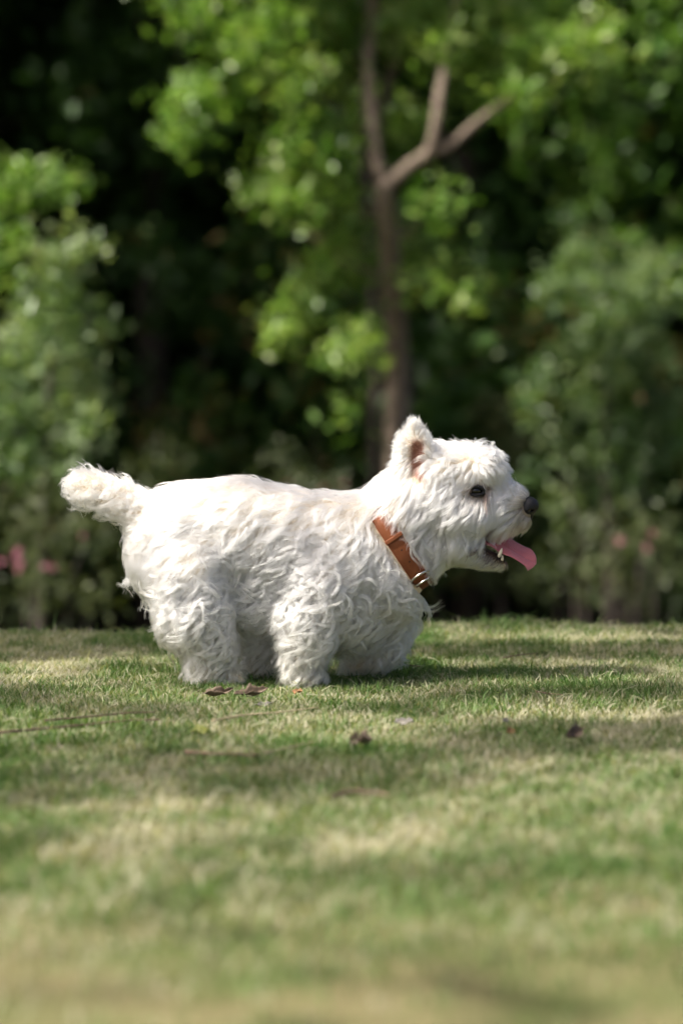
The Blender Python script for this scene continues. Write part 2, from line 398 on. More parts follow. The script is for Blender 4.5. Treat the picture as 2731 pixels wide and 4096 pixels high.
def thin_tree(pts, rad, D, name, label, bark='bark_dark', crown=None, lm='leaf_dark', group=None):
    p = path(pts, D, rad); base = p[0][0].copy(); base[2] = gz(base[0], base[1]); p[0][0, 2] = base[2] - 0.05
    t = empty(name, base, label, 'tree', group)
    link('trunk', tube_mesh('trunk', [p], 10), M[bark], t)
    top = p[0][-1]
    blobs = []
    for k in range(10):
        a = random.uniform(0, 6.28); blobs.append((top + np.array([math.cos(a) * random.uniform(0, 0.8), math.sin(a) * random.uniform(0, 0.8), random.uniform(-0.2, 0.9)]), (0.35, 0.35, 0.25)))
    if crown: blobs += crown
    C, s = blob_points(blobs, 1500)
    link('crown', leaves_mesh('crown', C, 0.06, 0.4 + 0.25 * rng.normal(0, 1, len(C))), M[lm], t)
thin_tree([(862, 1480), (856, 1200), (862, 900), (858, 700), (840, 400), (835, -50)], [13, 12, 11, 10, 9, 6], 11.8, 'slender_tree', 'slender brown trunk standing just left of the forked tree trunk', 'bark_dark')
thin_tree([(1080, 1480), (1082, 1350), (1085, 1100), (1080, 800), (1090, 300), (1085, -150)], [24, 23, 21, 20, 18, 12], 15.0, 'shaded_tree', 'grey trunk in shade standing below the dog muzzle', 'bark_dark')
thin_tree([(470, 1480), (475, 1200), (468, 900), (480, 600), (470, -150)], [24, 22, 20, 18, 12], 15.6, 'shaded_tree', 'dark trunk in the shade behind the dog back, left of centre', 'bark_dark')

def shrub(name, label, D, blobs, stems, lm, leaf=0.05, dens=9000, tint0=0.5, flowers=(), group=None, bark='bark_dark'):
    P = [path(p, D, r) for p, r in stems]
    base = P[0][0][0].copy(); base[2] = gz(base[0], base[1])
    for p in P: p[0][0, 2] = gz(p[0][0, 0], p[0][0, 1]) - 0.03
    t = empty(name, base, label, 'shrub', group)
    for p in P: link('stem', tube_mesh('stem', [p], 8), M[bark], t)
    bl = [blob(*b, depth=D + random.uniform(-0.2, 0.2), rz=0.8 * b[2]) for b in blobs]
    C, s = blob_points(bl, dens)
    up = C[:, 2] > gz(C[:, 0], C[:, 1]); C = C[up]; s = s[up]
    link('foliage', leaves_mesh('foliage', C, leaf, tint0 + 0.22 * rng.normal(0, 1, len(C)) + (0.7 * rng.random(len(bl)) - 0.3)[s] if lm != 'leaf_light' else np.minimum(0.86, tint0 + 0.2 * rng.normal(0, 1, len(C)))), M[lm], t)
    for (fx, fy, fr) in flowers:
        c = at(fx * DP, fy * DP, D - 0.25); k = D / FPX * DP; R = fr * k
        me = flower_mesh(c, R); link('flower', me, M['petal'], t)
    return t
def flower_mesh(c, R):
    V, F, T = [], [], []
    for b in range(5):                                    # a truss of open five-petalled blossoms
        ctr = c + rng.normal(0, R * 0.45, 3); ax = np.array([rng.normal(0, .4), -1, rng.normal(0.3, .4)]); ax /= np.linalg.norm(ax)
        A = np.cross(ax, [0, 0, 1]); A /= np.linalg.norm(A); Bv = np.cross(ax, A)
        for k in range(5):
            th = k * 2 * math.pi / 5 + rng.random() * 0.3; d = math.cos(th) * A + math.sin(th) * Bv; sd = -math.sin(th) * A + math.cos(th) * Bv
            r = R * 0.75; i = len(V)
            V += [ctr, ctr + d * r * 0.6 + sd * r * 0.36 + ax * r * 0.3, ctr + d * r + ax * r * 0.32, ctr + d * r * 0.6 - sd * r * 0.36 + ax * r * 0.3]
            F += [[i, i + 1, i + 2], [i, i + 2, i + 3]]; T += [rng.random()] * 4
    return mesh_np('flower', np.array(V), np.array(F), {'tint': np.array(T)})

shrub('tall_shrub', 'tall sunlit pale green shrub at the left edge above the tail', 9.2,
      [(150, 590, 60, 45), (185, 560, 40, 40), (130, 690, 80, 60), (60, 760, 60, 50), (190, 770, 60, 55), (90, 860, 95, 80), (200, 870, 50, 60), (40, 950, 60, 60), (130, 980, 90, 70), (210, 980, 45, 50), (70, 1060, 90, 50), (180, 1060, 60, 45), (20, 860, 50, 70), (230, 930, 30, 40), (110, 770, 60, 50)],
      [([(95, 1480), (90, 1400), (100, 1200), (110, 950), (140, 650)], [15, 14, 11, 8, 4]), ([(70, 1480), (60, 1380), (50, 1150), (40, 900)], [5, 5, 4, 3])],
      'leaf_bush', 0.05, 17000, 0.6)
shrub('leafy_sapling', 'bright green sapling leaves at the left edge above the tall shrub', 9.9,
      [(50, 420, 70, 30), (110, 425, 50, 28), (20, 470, 40, 40), (20, 560, 40, 36), (30, 640, 30, 26), (150, 420, 20, 16)],
      [([(-60, 1480), (-50, 1000), (-20, 600), (40, 430)], [12, 10, 7, 3])], 'leaf_light', 0.055, 20000, 0.4)
shrub('broad_shrub', 'broad grey-green shrub at the right, dim above with pale sunlit sprays', 11.0,
      [(1340, 600, 80, 80), (1420, 700, 110, 90), (1500, 650, 70, 80), (1260, 680, 45, 60), (1370, 800, 100, 70), (1480, 830, 80, 70), (1235, 880, 50, 55), (1250, 950, 50, 45), (1340, 930, 60, 50), (1400, 860, 40, 40), (1430, 980, 70, 60), (1320, 1040, 70, 40), (1420, 1060, 70, 45), (1500, 1000, 70, 70), (1390, 1120, 70, 45), (1470, 1150, 60, 50), (1220, 1090, 35, 28), (1540, 900, 40, 80), (1300, 1160, 50, 40), (1350, 500, 50, 40)],
      [([(1400, 1480), (1400, 1300), (1390, 1050), (1400, 700)], [14, 12, 9, 4]), ([(1360, 1480), (1330, 1250), (1260, 950)], [8, 6, 3]), ([(1440, 1480), (1480, 1200), (1500, 800)], [8, 6, 3])],
      'leaf_bush', 0.055, 11500, 0.45)
AZ = 'azalea shrubs along the foot of the wood'
shrub('azalea_shrub', 'low dusky azalea with pink blossoms at the left, under the tail', 8.6,
      [(60, 1240, 70, 40), (140, 1230, 60, 40), (200, 1180, 60, 40), (30, 1170, 60, 40), (110, 1150, 60, 40), (230, 1260, 50, 35), (90, 1310, 60, 40), (40, 1370, 60, 35), (150, 1370, 60, 35), (240, 1350, 60, 40)],
      [([(90, 1480), (95, 1390), (90, 1280)], [10, 8, 4]), ([(130, 1480), (160, 1380), (200, 1250)], [4, 3, 2])],
      'leaf_azalea', 0.035, 18000, 0.6, [(40, 1265, 11), (42, 1302, 14), (115, 1305, 11), (6, 1290, 8), (190, 1230, 5)], AZ)
shrub('azalea_shrub', 'azalea with few pink blossoms at the right edge in front of broad shrub', 9.4,
      [(1420, 1240, 70, 40), (1490, 1220, 60, 50), (1350, 1230, 60, 40), (1290, 1270, 60, 35), (1540, 1280, 40, 60), (1400, 1310, 60, 30), (1500, 1350, 45, 30), (1530, 1400, 40, 25), (1330, 1340, 50, 30), (1240, 1330, 40, 35)],
      [([(1430, 1480), (1430, 1400), (1420, 1260)], [8, 7, 4]), ([(1480, 1480), (1500, 1380), (1510, 1250)], [6, 5, 3]), ([(1330, 1480), (1320, 1400), (1300, 1290)], [6, 5, 3])],
      'leaf_azalea', 0.038, 16000, 0.45, [(1420, 1242, 11), (1495, 1222, 8), (1485, 1260, 7)], AZ)
shrub('azalea_shrub', 'low azalea half hidden behind the dog back with dim pink blossoms', 10.6,
      [(700, 1130, 80, 40), (780, 1140, 60, 40), (620, 1150, 60, 40), (540, 1170, 60, 40), (430, 1200, 60, 50), (330, 1150, 60, 60), (360, 1060, 60, 40), (640, 1060, 30, 28)],
      [([(700, 1480), (700, 1350), (710, 1180)], [8, 7, 4]), ([(560, 1480), (550, 1350), (540, 1200)], [6, 5, 3]), ([(400, 1480), (380, 1350), (360, 1130)], [6, 5, 3])],
      'leaf_azalea', 0.038, 16000, 0.5, [(660, 1112, 6), (740, 1118, 7), (790, 1112, 6)], AZ)
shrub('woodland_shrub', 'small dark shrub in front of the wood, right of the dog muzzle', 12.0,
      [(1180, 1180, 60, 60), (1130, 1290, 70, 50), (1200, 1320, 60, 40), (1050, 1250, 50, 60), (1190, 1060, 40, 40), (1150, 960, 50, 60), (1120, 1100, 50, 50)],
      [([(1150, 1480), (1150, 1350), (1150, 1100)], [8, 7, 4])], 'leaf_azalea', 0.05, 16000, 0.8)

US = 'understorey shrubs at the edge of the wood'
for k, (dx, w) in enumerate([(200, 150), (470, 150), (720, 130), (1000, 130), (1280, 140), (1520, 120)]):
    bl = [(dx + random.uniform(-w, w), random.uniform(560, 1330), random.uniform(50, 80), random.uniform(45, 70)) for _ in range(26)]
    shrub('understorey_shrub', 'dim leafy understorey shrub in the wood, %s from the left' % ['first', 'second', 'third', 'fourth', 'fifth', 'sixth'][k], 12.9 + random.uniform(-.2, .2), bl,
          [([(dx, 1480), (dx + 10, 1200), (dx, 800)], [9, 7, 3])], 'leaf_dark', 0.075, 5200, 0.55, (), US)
# the wood behind: tall leafy trees rooted beyond the lawn
def wood_tree(x, y, h, r, label, name='woodland_tree', low=0.2, leaf=0.10, n=9000, lm='leaf_dark', group='trees of the shaded wood behind the lawn', tint=0.42):
    b = np.array([x, y, float(gz(x, y))]); t = empty(name, b, label, 'tree', group)
    lean = rng.normal(0, 0.15, 2)
    pts = [b + [0, 0, -0.1], b + [lean[0] * .4, lean[1] * .4, h * 0.35], b + [lean[0], lean[1], h * 0.7], b + [lean[0] * 1.3, lean[1] * 1.3, h * 0.95]]
    tr = link('trunk', tube_mesh('trunk', [(pts, [0.11, 0.085, 0.06, 0.02])], 10), M['bark_dark'], t)
    blobs = []; limbs = []
    for k in range(34):
        f = low + (1 - low) * rng.random(); a = rng.random() * 6.283; rr = r * (1 - 0.55 * max(0, f - 0.45)) * rng.random() ** 0.5
        c = b + np.array([math.cos(a) * rr, math.sin(a) * rr, h * f]); s = 0.34 * r
        blobs.append((c, (s, s, s * 0.7)))
        if k < 7: limbs.append(([b + [lean[0] * f, lean[1] * f, h * f * 0.8], (b + c) / 2 + [0, 0, h * f * 0.42], c], [0.02, 0.013, 0.005]))
    for l in limbs: link('limb', tube_mesh('limb', [l], 6), M['bark_dark'], tr)
    C, s = blob_points(blobs, 1000)
    if len(C) > n: C = C[rng.choice(len(C), n, False)]
    else:
        k = rng.integers(0, len(C), n - len(C)); C = np.concatenate([C, C[k] + rng.normal(0, 0.12, (len(k), 3))])
    C = C[C[:, 2] > gz(C[:, 0], C[:, 1]) + 0.05]
    tt = tint + 0.24 * rng.normal(0, 1, len(C)); tt = np.minimum(tt, 0.88); tt[rng.random(len(C)) < 0.004] = 1.0
    link('crown', leaves_mesh('crown', C, leaf, tt), M[lm], t)
    return t
where = ['leftmost', 'second from the left', 'third from the left', 'fourth from the left', 'fifth from the left', 'rightmost']
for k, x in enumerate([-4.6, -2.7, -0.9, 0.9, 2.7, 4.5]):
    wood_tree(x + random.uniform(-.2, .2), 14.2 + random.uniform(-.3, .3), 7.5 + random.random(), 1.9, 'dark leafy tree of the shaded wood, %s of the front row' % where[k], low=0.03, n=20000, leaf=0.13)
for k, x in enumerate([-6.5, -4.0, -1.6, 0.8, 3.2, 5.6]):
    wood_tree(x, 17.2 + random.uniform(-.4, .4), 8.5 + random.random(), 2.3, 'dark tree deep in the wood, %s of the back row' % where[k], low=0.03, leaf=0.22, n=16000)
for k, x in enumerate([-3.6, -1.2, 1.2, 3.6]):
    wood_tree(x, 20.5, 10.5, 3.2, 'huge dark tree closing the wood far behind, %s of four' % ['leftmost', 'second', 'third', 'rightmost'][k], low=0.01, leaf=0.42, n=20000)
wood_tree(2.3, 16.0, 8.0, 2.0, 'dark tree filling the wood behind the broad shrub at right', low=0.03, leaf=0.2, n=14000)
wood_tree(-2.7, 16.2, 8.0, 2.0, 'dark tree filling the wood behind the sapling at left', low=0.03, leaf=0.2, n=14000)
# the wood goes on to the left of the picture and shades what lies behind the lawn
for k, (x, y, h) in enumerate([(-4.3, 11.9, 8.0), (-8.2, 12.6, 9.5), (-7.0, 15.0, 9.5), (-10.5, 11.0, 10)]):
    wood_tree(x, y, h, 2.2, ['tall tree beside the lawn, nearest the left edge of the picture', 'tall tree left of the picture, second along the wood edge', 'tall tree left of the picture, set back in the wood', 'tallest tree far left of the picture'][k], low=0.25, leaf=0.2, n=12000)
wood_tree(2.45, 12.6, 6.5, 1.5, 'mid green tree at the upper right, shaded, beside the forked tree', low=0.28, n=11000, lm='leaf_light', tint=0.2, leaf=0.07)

# ------------------------------------------------------------------ the dog: one continuous body from a distance field
def rc(P, a, b, ra, rb, qs=1.0):
    """capsule with a changing radius; qs > 1 flattens it in depth"""
    a = np.asarray(a, float) * [1, 1, 1]; b = np.asarray(b, float)
    A = a * [1, 1, qs]; Bv = b * [1, 1, qs]; Q = P * np.array([1, 1, qs], P.dtype)
    ab = Bv - A; t = np.clip(((Q - A) @ ab) / max(ab @ ab, 1e-6), 0, 1)
    d = np.linalg.norm(Q - A - t[..., None] * ab, axis=-1)
    return d - (ra + (rb - ra) * t)
def smin(a, b, k):
    h = np.clip(0.5 + 0.5 * (b - a) / k, 0, 1); return b + (a - b) * h - k * h * (1 - h)

def dog_sdf(P):
    P = np.asarray(P, np.float32)
    d = rc(P, (742, 2160, 0), (960, 2140, 0), 206, 200, 1.18)
    d = smin(d, rc(P, (742, 2220, 0), (760, 2260, 0), 200, 170, 1.18), 40)
    d = smin(d, rc(P, (950, 2335, 0), (1390, 2395, 0), 128, 150, 1.1), 40)
    d = smin(d, rc(P, (960, 2145, 0), (1360, 2225, 0), 198, 222, 1.15), 40)
    d = smin(d, rc(P, (1360, 2225, 0), (1530, 2265, 0), 222, 182, 1.12), 40)
    d = smin(d, rc(P, (1500, 2165, 0), (1610, 2080, 0), 184, 160, 1.15), 50)          # neck
    d = smin(d, rc(P, (1640, 2010, 0), (1720, 1960, 0), 150, 145, 1.1), 50)
    d = smin(d, rc(P, (1640, 2190, 0), (1760, 2150, 0), 120, 100, 1.1), 40)           # throat
    d = smin(d, rc(P, (1740, 1930, 0), (1850, 1920, 0), 138, 128, 1.05), 40)          # skull
    for s in (-1, 1):
        d = smin(d, rc(P, (1790, 2030, 60 * s), (1870, 2040, 48 * s), 92, 78), 35)    # cheeks
        d = smin(d, rc(P, (1932, 1880, 42 * s), (1962, 1892, 34 * s), 62, 50), 30)    # brows
    d = smin(d, rc(P, (1900, 2000, 0), (2075, 2038, 0), 92, 50, 1.0), 25)             # muzzle
    d = smin(d, rc(P, (1985, 2082, 0), (2078, 2058, 0), 45, 32, 0.9), 20)             # upper lips
    d = smin(d, rc(P, (1950, 1930, 0), (2048, 1998, 0), 58, 45), 25)                # stop
    jaw = rc(P, (1830, 2166, 0), (1998, 2243, 0), 72, 20, 0.75)
    d = smin(d, jaw, 18)
    mouth = rc(P, (1930, 2176, 0), (2095, 2190, 0), 24, 47, 0.5)
    d = np.maximum(d, -np.where(P[..., 0] > 1900, smin(mouth, mouth + 1, 1), 1e3))
    tail = smin(rc(P, (600, 2060, 0), (470, 1985, 0), 70, 52), rc(P, (470, 1985, 0), (345, 1942, 0), 54, 50), 20)
    d = smin(d, tail, 40)
    # limbs
    def limb(pts, k):
        nonlocal d
        L = None
        for (a, ra), (b, rb) in zip(pts[:-1], pts[1:]):
            e = rc(P, a, b, ra, rb); L = e if L is None else smin(L, e, 25)
        d = smin(d, L, k)
    limb([((760, 2280, -95), 150), ((785, 2440, -112), 118), ((848, 2570, -118), 68), ((830, 2640, -118), 52), ((822, 2694, -118), 37), ((955, 2706, -122), 24)], 45)
    limb([((900, 2300, 90), 120), ((1000, 2440, 100), 86), ((1035, 2560, 95), 62), ((1020, 2640, 95), 48), ((1070, 2672, 95), 30)], 40)
    limb([((1290, 2330, -95), 135), ((1225, 2460, -115), 86), ((1206, 2590, -120), 54), ((1198, 2692, -120), 42), ((1250, 2704, -124), 26)], 40)
    limb([((1480, 2360, 85), 130), ((1530, 2490, 100), 85), ((1545, 2590, 105), 56), ((1500, 2640, 105), 44), ((1410, 2660, 105), 32)], 40)
    # ears: hollow leaf-shaped flaps
    for s in (-1, 1):
        e = smin(rc(P, (1655, 1890, 82 * s), (1652, 1775, 96 * s), 82, 62, 3.2), rc(P, (1652, 1775, 96 * s), (1650, 1700, 104 * s), 62, 20, 3.2), 14)
        hol = rc(P, (1672, 1895, 116 * s), (1662, 1790, 122 * s), 44, 22, 1.7)
        e = np.maximum(e, -hol)
        d = smin(d, e, 14)
    return d

def surface_nets(fn, lo, hi, h):
    ax = [np.arange(l, u + h, h, dtype=np.float32) for l, u in zip(lo, hi)]
    G = np.stack(np.meshgrid(*ax, indexing='ij'), -1); sh = G.shape[:3]
    f = np.empty(sh, np.float32)
    for i in range(0, sh[0], 24): f[i:i + 24] = fn(G[i:i + 24])
    ins = f < 0
    acc = np.zeros(tuple(n - 1 for n in sh) + (3,), np.float32); cnt = np.zeros(tuple(n - 1 for n in sh), np.int16)
    def sl(i, n): return slice(i, n - 1 + i)
    corners = [(i, j, k) for i in (0, 1) for j in (0, 1) for k in (0, 1)]
    for c in corners:
        for a in range(3):
            if c[a]: continue
            e = list(c); e[a] = 1
            s0 = tuple(sl(c[m], sh[m]) for m in range(3)); s1 = tuple(sl(e[m], sh[m]) for m in range(3))
            m = ins[s0] != ins[s1]
            f0 = f[s0][m]; f1 = f[s1][m]; t = f0 / (f0 - f1)
            p = np.tile(np.array(c, np.float32), (len(t), 1)); p[:, a] += t
            acc[m] += p; cnt[m] += 1
    act = cnt > 0
    idx = np.full(act.shape, -1, np.int64); idx[act] = np.arange(act.sum())
    base = np.argwhere(act).astype(np.float32)
    V = (base + acc[act] / cnt[act][:, None]) * h + np.array(lo, np.float32)
    Q = []
    for a in range(3):
        b, c = (a + 1) % 3, (a + 2) % 3
        s0 = [slice(1, sh[m] - 1) for m in range(3)]; s1 = list(s0); s0[a] = slice(0, sh[a] - 1); s1[a] = slice(1, sh[a])
        i0 = ins[tuple(s0)]; i1 = ins[tuple(s1)]; m = i0 != i1
        loc = np.argwhere(m); off = np.zeros(3, int); off[b] = 1; off[c] = 1; off[a] = 0
        cell = loc + off
        def g(db, dc):
            z = cell.copy(); z[:, b] -= db; z[:, c] -= dc; return idx[z[:, 0], z[:, 1], z[:, 2]]
        q = np.stack([g(1, 1), g(0, 1), g(0, 0), g(1, 0)], 1)
        fl = i1[m]; q[fl] = q[fl][:, ::-1]; Q.append(q)
    return V, np.concatenate(Q)

def sdf_grad(fn, P, e=3.0):
    g = np.stack([fn(P + np.eye(3, dtype=np.float32)[a] * e) - fn(P - np.eye(3, dtype=np.float32)[a] * e) for a in range(3)], -1)
    return g / (np.linalg.norm(g, axis=-1, keepdims=True) + 1e-9)

BV, BF = surface_nets(dog_sdf, (240, 1650, -270), (2160, 2770, 270), 9.0)
BV = BV.astype(np.float32)
for _ in range(2):
    gn = sdf_grad(dog_sdf, BV); BV = BV - gn * np.clip(dog_sdf(BV), -4, 4)[:, None] * 0.7
BN = sdf_grad(dog_sdf, BV)

def seg_dist(P, pts):
    r = None
    for a, b in zip(pts[:-1], pts[1:]):
        a = np.array(a, float); b = np.array(b, float); ab = b - a
        t = np.clip(((P - a) @ ab) / (ab @ ab), 0, 1); d = np.linalg.norm(P - a - t[:, None] * ab, axis=1)
        r = d if r is None else np.minimum(r, d)
    return r
EYE = (1893, 1957)
def skin_colour(P):
    """colour of the skin and the hair there, warm grass bounce tinted in low down"""
    n = len(P); xy = P[:, :2]
    c = np.tile(np.array([0.862, 0.846, 0.782]), (n, 1))
    lowb = sstep(2230, 2600, xy[:, 1])[:, None]  # creamier towards the belly, with warm grass bounce painted in
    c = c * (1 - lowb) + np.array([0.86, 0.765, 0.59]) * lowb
    def mixc(w, k):
        nonlocal c
        w = np.clip(w, 0, 1)[:, None]; c = c * (1 - w) + np.array(k) * w
    stain = seg_dist(xy, [(1930, 2160), (1995, 2135), (2060, 2130), (2120, 2100)])
    mixc((1 - sstep(8, 46, stain)) * 0.65, (0.50, 0.35, 0.15))
    chin = seg_dist(xy, [(1850, 2262), (1930, 2262), (2015, 2258)])
    mixc((1 - sstep(5, 45, chin)) * 0.45, (0.55, 0.47, 0.25))
    eye = np.hypot((xy[:, 0] - EYE[0] - 6) / 1.35, xy[:, 1] - EYE[1] + 2)
    mixc((1 - sstep(22, 42, eye)) * 0.9, (0.10, 0.055, 0.04))
    eyec = np.hypot((xy[:, 0] - 1932) / 1.0, xy[:, 1] - 1948)
    mixc((1 - sstep(10, 34, eyec)) * 0.6, (0.14, 0.07, 0.05))
    ear = seg_dist(xy, [(1664, 1785), (1664, 1840), (1676, 1888)])
    onear = (np.abs(P[:, 2]) > 60)
    mixc(np.where(onear, (1 - sstep(16, 40, ear)) * 0.95, 0), (0.23, 0.085, 0.06))
    nosed = np.hypot(xy[:, 0] - 2112, xy[:, 1] - 2040)
    mixc((1 - sstep(36, 72, nosed)) * 0.8, (0.12, 0.10, 0.085))
    mou = seg_dist(xy, [(1912, 2172), (1955, 2200), (2028, 2236)])
    mixc(1 - sstep(13, 26, mou), (0.025, 0.014, 0.012))
    return c
mouth_in = lambda P: (rc(P, (1930, 2176, 0), (2095, 2190, 0), 24, 47, 0.5) < 3) & (P[:, 0] > 1902)
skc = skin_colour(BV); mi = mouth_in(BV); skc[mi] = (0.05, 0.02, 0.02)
skc[~mi] *= np.array([0.82, 0.71, 0.57])  # darker skin puts the shade of gaps between locks into colour

def skin_material():
    m, nt, out = mat('dog_skin')
    a = N(nt, 'ShaderNodeAttribute', attribute_name='col'); p = N(nt, 'ShaderNodeBsdfPrincipled')
    tc = N(nt, 'ShaderNodeTexCoord'); n = N(nt, 'ShaderNodeTexNoise'); n.inputs['Scale'].default_value = 300
    nt.links.new(tc.outputs['Object'], n.inputs['Vector'])
    b = N(nt, 'ShaderNodeBump'); b.inputs['Strength'].default_value = 0.5; b.inputs['Distance'].default_value = 0.002
    nt.links.new(n.outputs['Fac'], b.inputs['Height']); nt.links.new(b.outputs[0], p.inputs['Normal'])
    nt.links.new(a.outputs['Color'], p.inputs['Base Color']); p.inputs['Roughness'].default_value = 0.7
    nt.links.new(p.outputs[0], out.inputs[0]); return m
def fur_material():
    m, nt, out = mat('white_fur')
    a = N(nt, 'ShaderNodeAttribute', attribute_name='col')
    h = N(nt, 'ShaderNodeBsdfHairPrincipled'); h.model = 'CHIANG'; h.parametrization = 'COLOR'
    nt.links.new(a.outputs['Color'], h.inputs['Color'])
    h.inputs['Roughness'].default_value = 0.42; h.inputs['Radial Roughness'].default_value = 0.6
    nt.links.new(h.outputs[0], out.inputs[0]); return m
M['skin'] = skin_material(); M['fur'] = fur_material()

dog = empty('dog', W((1150, 2732, 0)), 'small white curly-coated terrier trotting right across the lawn with tongue out', 'dog')
body = link('body', mesh_np('dog_body', W(BV), BF, {'col': skc}), M['skin'], dog)

# ---- collar path on the neck (design units), needed before the fur
CA, CB = np.array([1460.0, 1975.0]), np.array([1692.0, 2322.0])
c_mid = (CA + CB) / 2; c_dir = (CB - CA) / np.linalg.norm(CB - CA); c_ax = np.array([c_dir[1], -c_dir[0]])   # axis points to the head
c_mid3 = np.array([*c_mid, 0.0]); c_dir3 = np.array([*c_dir, 0.0]); c_ax3 = np.array([*c_ax, 0.0]); QD = np.array([0, 0, 1.0])
def collar_radius(th, off=0.0):
    d = np.cos(th)[:, None] * c_dir3 + np.sin(th)[:, None] * QD
    r = np.full(len(th), 60.0)
    for _ in range(60):
        f = dog_sdf(c_mid3 + c_ax3 * off + d * r[:, None]); r = r - np.clip(f, -12, 12) * 0.8
    return r
c_th = np.linspace(0, 2 * math.pi, 96, endpoint=False)
c_r = collar_radius(c_th)
for _ in range(6): c_r = 0.5 * c_r + 0.25 * (np.roll(c_r, 1) + np.roll(c_r, -1))
c_al = c_r * np.cos(c_th)
c_r = c_r - 4 + 15 * sstep(-140, -95, c_al)
C_HALF = 36.0

# ---- fur
FLOW = np.array([   # px, py, dx, dy, length, wave, lift
    (330, 1935, -.9, -.3, 58, 16, .8), (300, 1950, -.8, .5, 55, 16, .7), (380, 1960, -.8, .3, 66, 18, .7), (450, 1975, -.7, -.2, 66, 18, .7), (480, 2020, -.6, .6, 72, 18, .7), (545, 2030, -.9, .35, 80, 12, .6), (540, 1970, -.9, -.05, 70, 13, .7),
    (650, 1960, -.8, .3, 80, 8, .5), (900, 1930, -.8, .1, 85, 8, .55), (1150, 1985, -.85, .25, 90, 9, .5), (1400, 1990, -.75, .4, 90, 9, .5),
    (600, 2200, -.5, .85, 115, 7, .4), (800, 2130, -.85, .45, 130, 9, .3), (1000, 2180, -.9, .45, 145, 13, .28), (1250, 2180, -.8, .6, 150, 13, .28), (1450, 2180, -.5, .85, 140, 14, .3), (1560, 2250, -.55, .8, 115, 14, .35),
    (560, 2350, -.3, .95, 115, 8, .4), (750, 2360, -.2, 1, 145, 17, .4), (950, 2340, -.6, .8, 160, 17, .3), (1150, 2340, -.4, .9, 170, 18, .35), (1350, 2360, -.1, 1, 175, 21, .4), (1550, 2400, .15, 1, 165, 19, .4), (1690, 2390, .4, .9, 115, 11, .5), (1060, 2450, -.3, .9, 130, 18, .3),
    (780, 2540, -.1, 1, 98, 17, .42), (900, 2520, .3, 1, 115, 20, .4), (800, 2665, .0, 1, 76, 15, .5), (870, 2665, .2, 1, 76, 16, .5), (950, 2700, .7, .5, 44, 5, .35), (1200, 2540, .05, 1, 112, 20, .4), (1200, 2670, .1, 1, 74, 16, .5), (1030, 2580, 0, 1, 95, 15, .4), (1540, 2540, .0, 1, 115, 16, .42), (1450, 2645, -.7, .5, 66, 7, .35), (1600, 2560, .2, 1, 75, 7, .4),
    (1510, 1960, -.6, .5, 75, 5, .5), (1590, 2020, -.35, .9, 115, 7, .4), (1680, 2110, -.25, 1, 115, 15, .45), (1740, 2210, -.3, .9, 95, 14, .45), (1600, 2080, -.4, .85, 95, 11, .4),
    (1740, 1820, -.2, -.5, 66, 12, .7), (1850, 1785, -.5, -.3, 62, 14, .8), (1950, 1800, .35, -.5, 55, 11, .8), (2025, 1850, .5, -.2, 36, 5, .8), (2000, 1915, .3, .5, 28, 2, .5),
    (1840, 1880, -.6, .5, 75, 12, .5), (1900, 1870, .3, .1, 46, 6, .6), (1870, 1915, -.5, .3, 30, 3, .4), (1935, 1910, .6, .1, 24, 2, .4), (1750, 1950, -.4, .9, 125, 11, .4), (1800, 2040, -.15, 1, 150, 7, .35), (1890, 2020, -.25, .95, 145, 8, .4), (1950, 2050, -.5, .85, 110, 8, .4), (2030, 2060, -.55, .8, 92, 7, .5),
    (2080, 1990, -.8, -.1, 42, 4, .6), (2110, 2095, -.1, 1, 54, 6, .5), (1950, 1985, -.3, .9, 75, 6, .4), (2060, 2110, -.4, .85, 56, 6, .5), (1990, 2100, -.5, .85, 72, 7, .5), (1840, 1960, -.6, .7, 90, 9, .35),
    (1900, 2235, -.8, .45, 58, 6, .4), (2000, 2250, -.6, .7, 52, 6, .5), (1820, 2230, -.6, .7, 65, 5, .4),
    (1600, 1800, -1, -.1, 26, 1, .45), (1585, 1740, -.9, -.5, 24, 1, .45), (1650, 1690, -.15, -1, 26, 1, .5), (1710, 1740, .35, -.9, 20, 1, .4), (1570, 1855, -1, .1, 40, 2, .5), (1625, 1780, -.6, -.4, 22, 1, .35), (1690, 1870, -.5, .6, 60, 3, .5), (1640, 1880, -.6, .6, 40, 2, .35), (1670, 1910, -.25, .9, 80, 4, .4), (1700, 1800, -.3, -.5, 22, 1, .35)], float)
def flow(P):
    d2 = (P[:, None, 0] - FLOW[None, :, 0]) ** 2 + (P[:, None, 1] - FLOW[None, :, 1]) ** 2
    w = 1.0 / (d2 + 300.0) ** 1.6
    w /= w.sum(1, keepdims=True)
    return w @ FLOW[:, 2:]

tri = np.concatenate([BF[:, [0, 1, 2]], BF[:, [0, 2, 3]]], 0)
e1 = BV[tri[:, 1]] - BV[tri[:, 0]]; e2 = BV[tri[:, 2]] - BV[tri[:, 0]]
tarea = 0.5 * np.linalg.norm(np.cross(e1, e2), axis=1)
def sample_surface(n, weight=None):
    w = tarea if weight is None else tarea * weight
    t = rng.choice(len(tri), n, p=w / w.sum()); u = rng.random((n, 2)); f = u.sum(1) > 1; u[f] = 1 - u[f]
    T = tri[t]; b = np.stack([1 - u.sum(1), u[:, 0], u[:, 1]], 1)[..., None]
    P = (BV[T] * b).sum(1); Nn = (BN[T] * b).sum(1); Nn /= np.linalg.norm(Nn, axis=1)[:, None]
    return P, Nn
tc_ = BV[tri].mean(1)
headw = np.where((tc_[:, 0] > 1560), 1.9, 1.0)
headw = np.where((tc_[:, 1] < 1880) & (tc_[:, 0] > 1540) & (tc_[:, 0] < 1740), 3.2, headw)
headw = np.where(tc_[:, 0] > 1870, 3.2, headw)
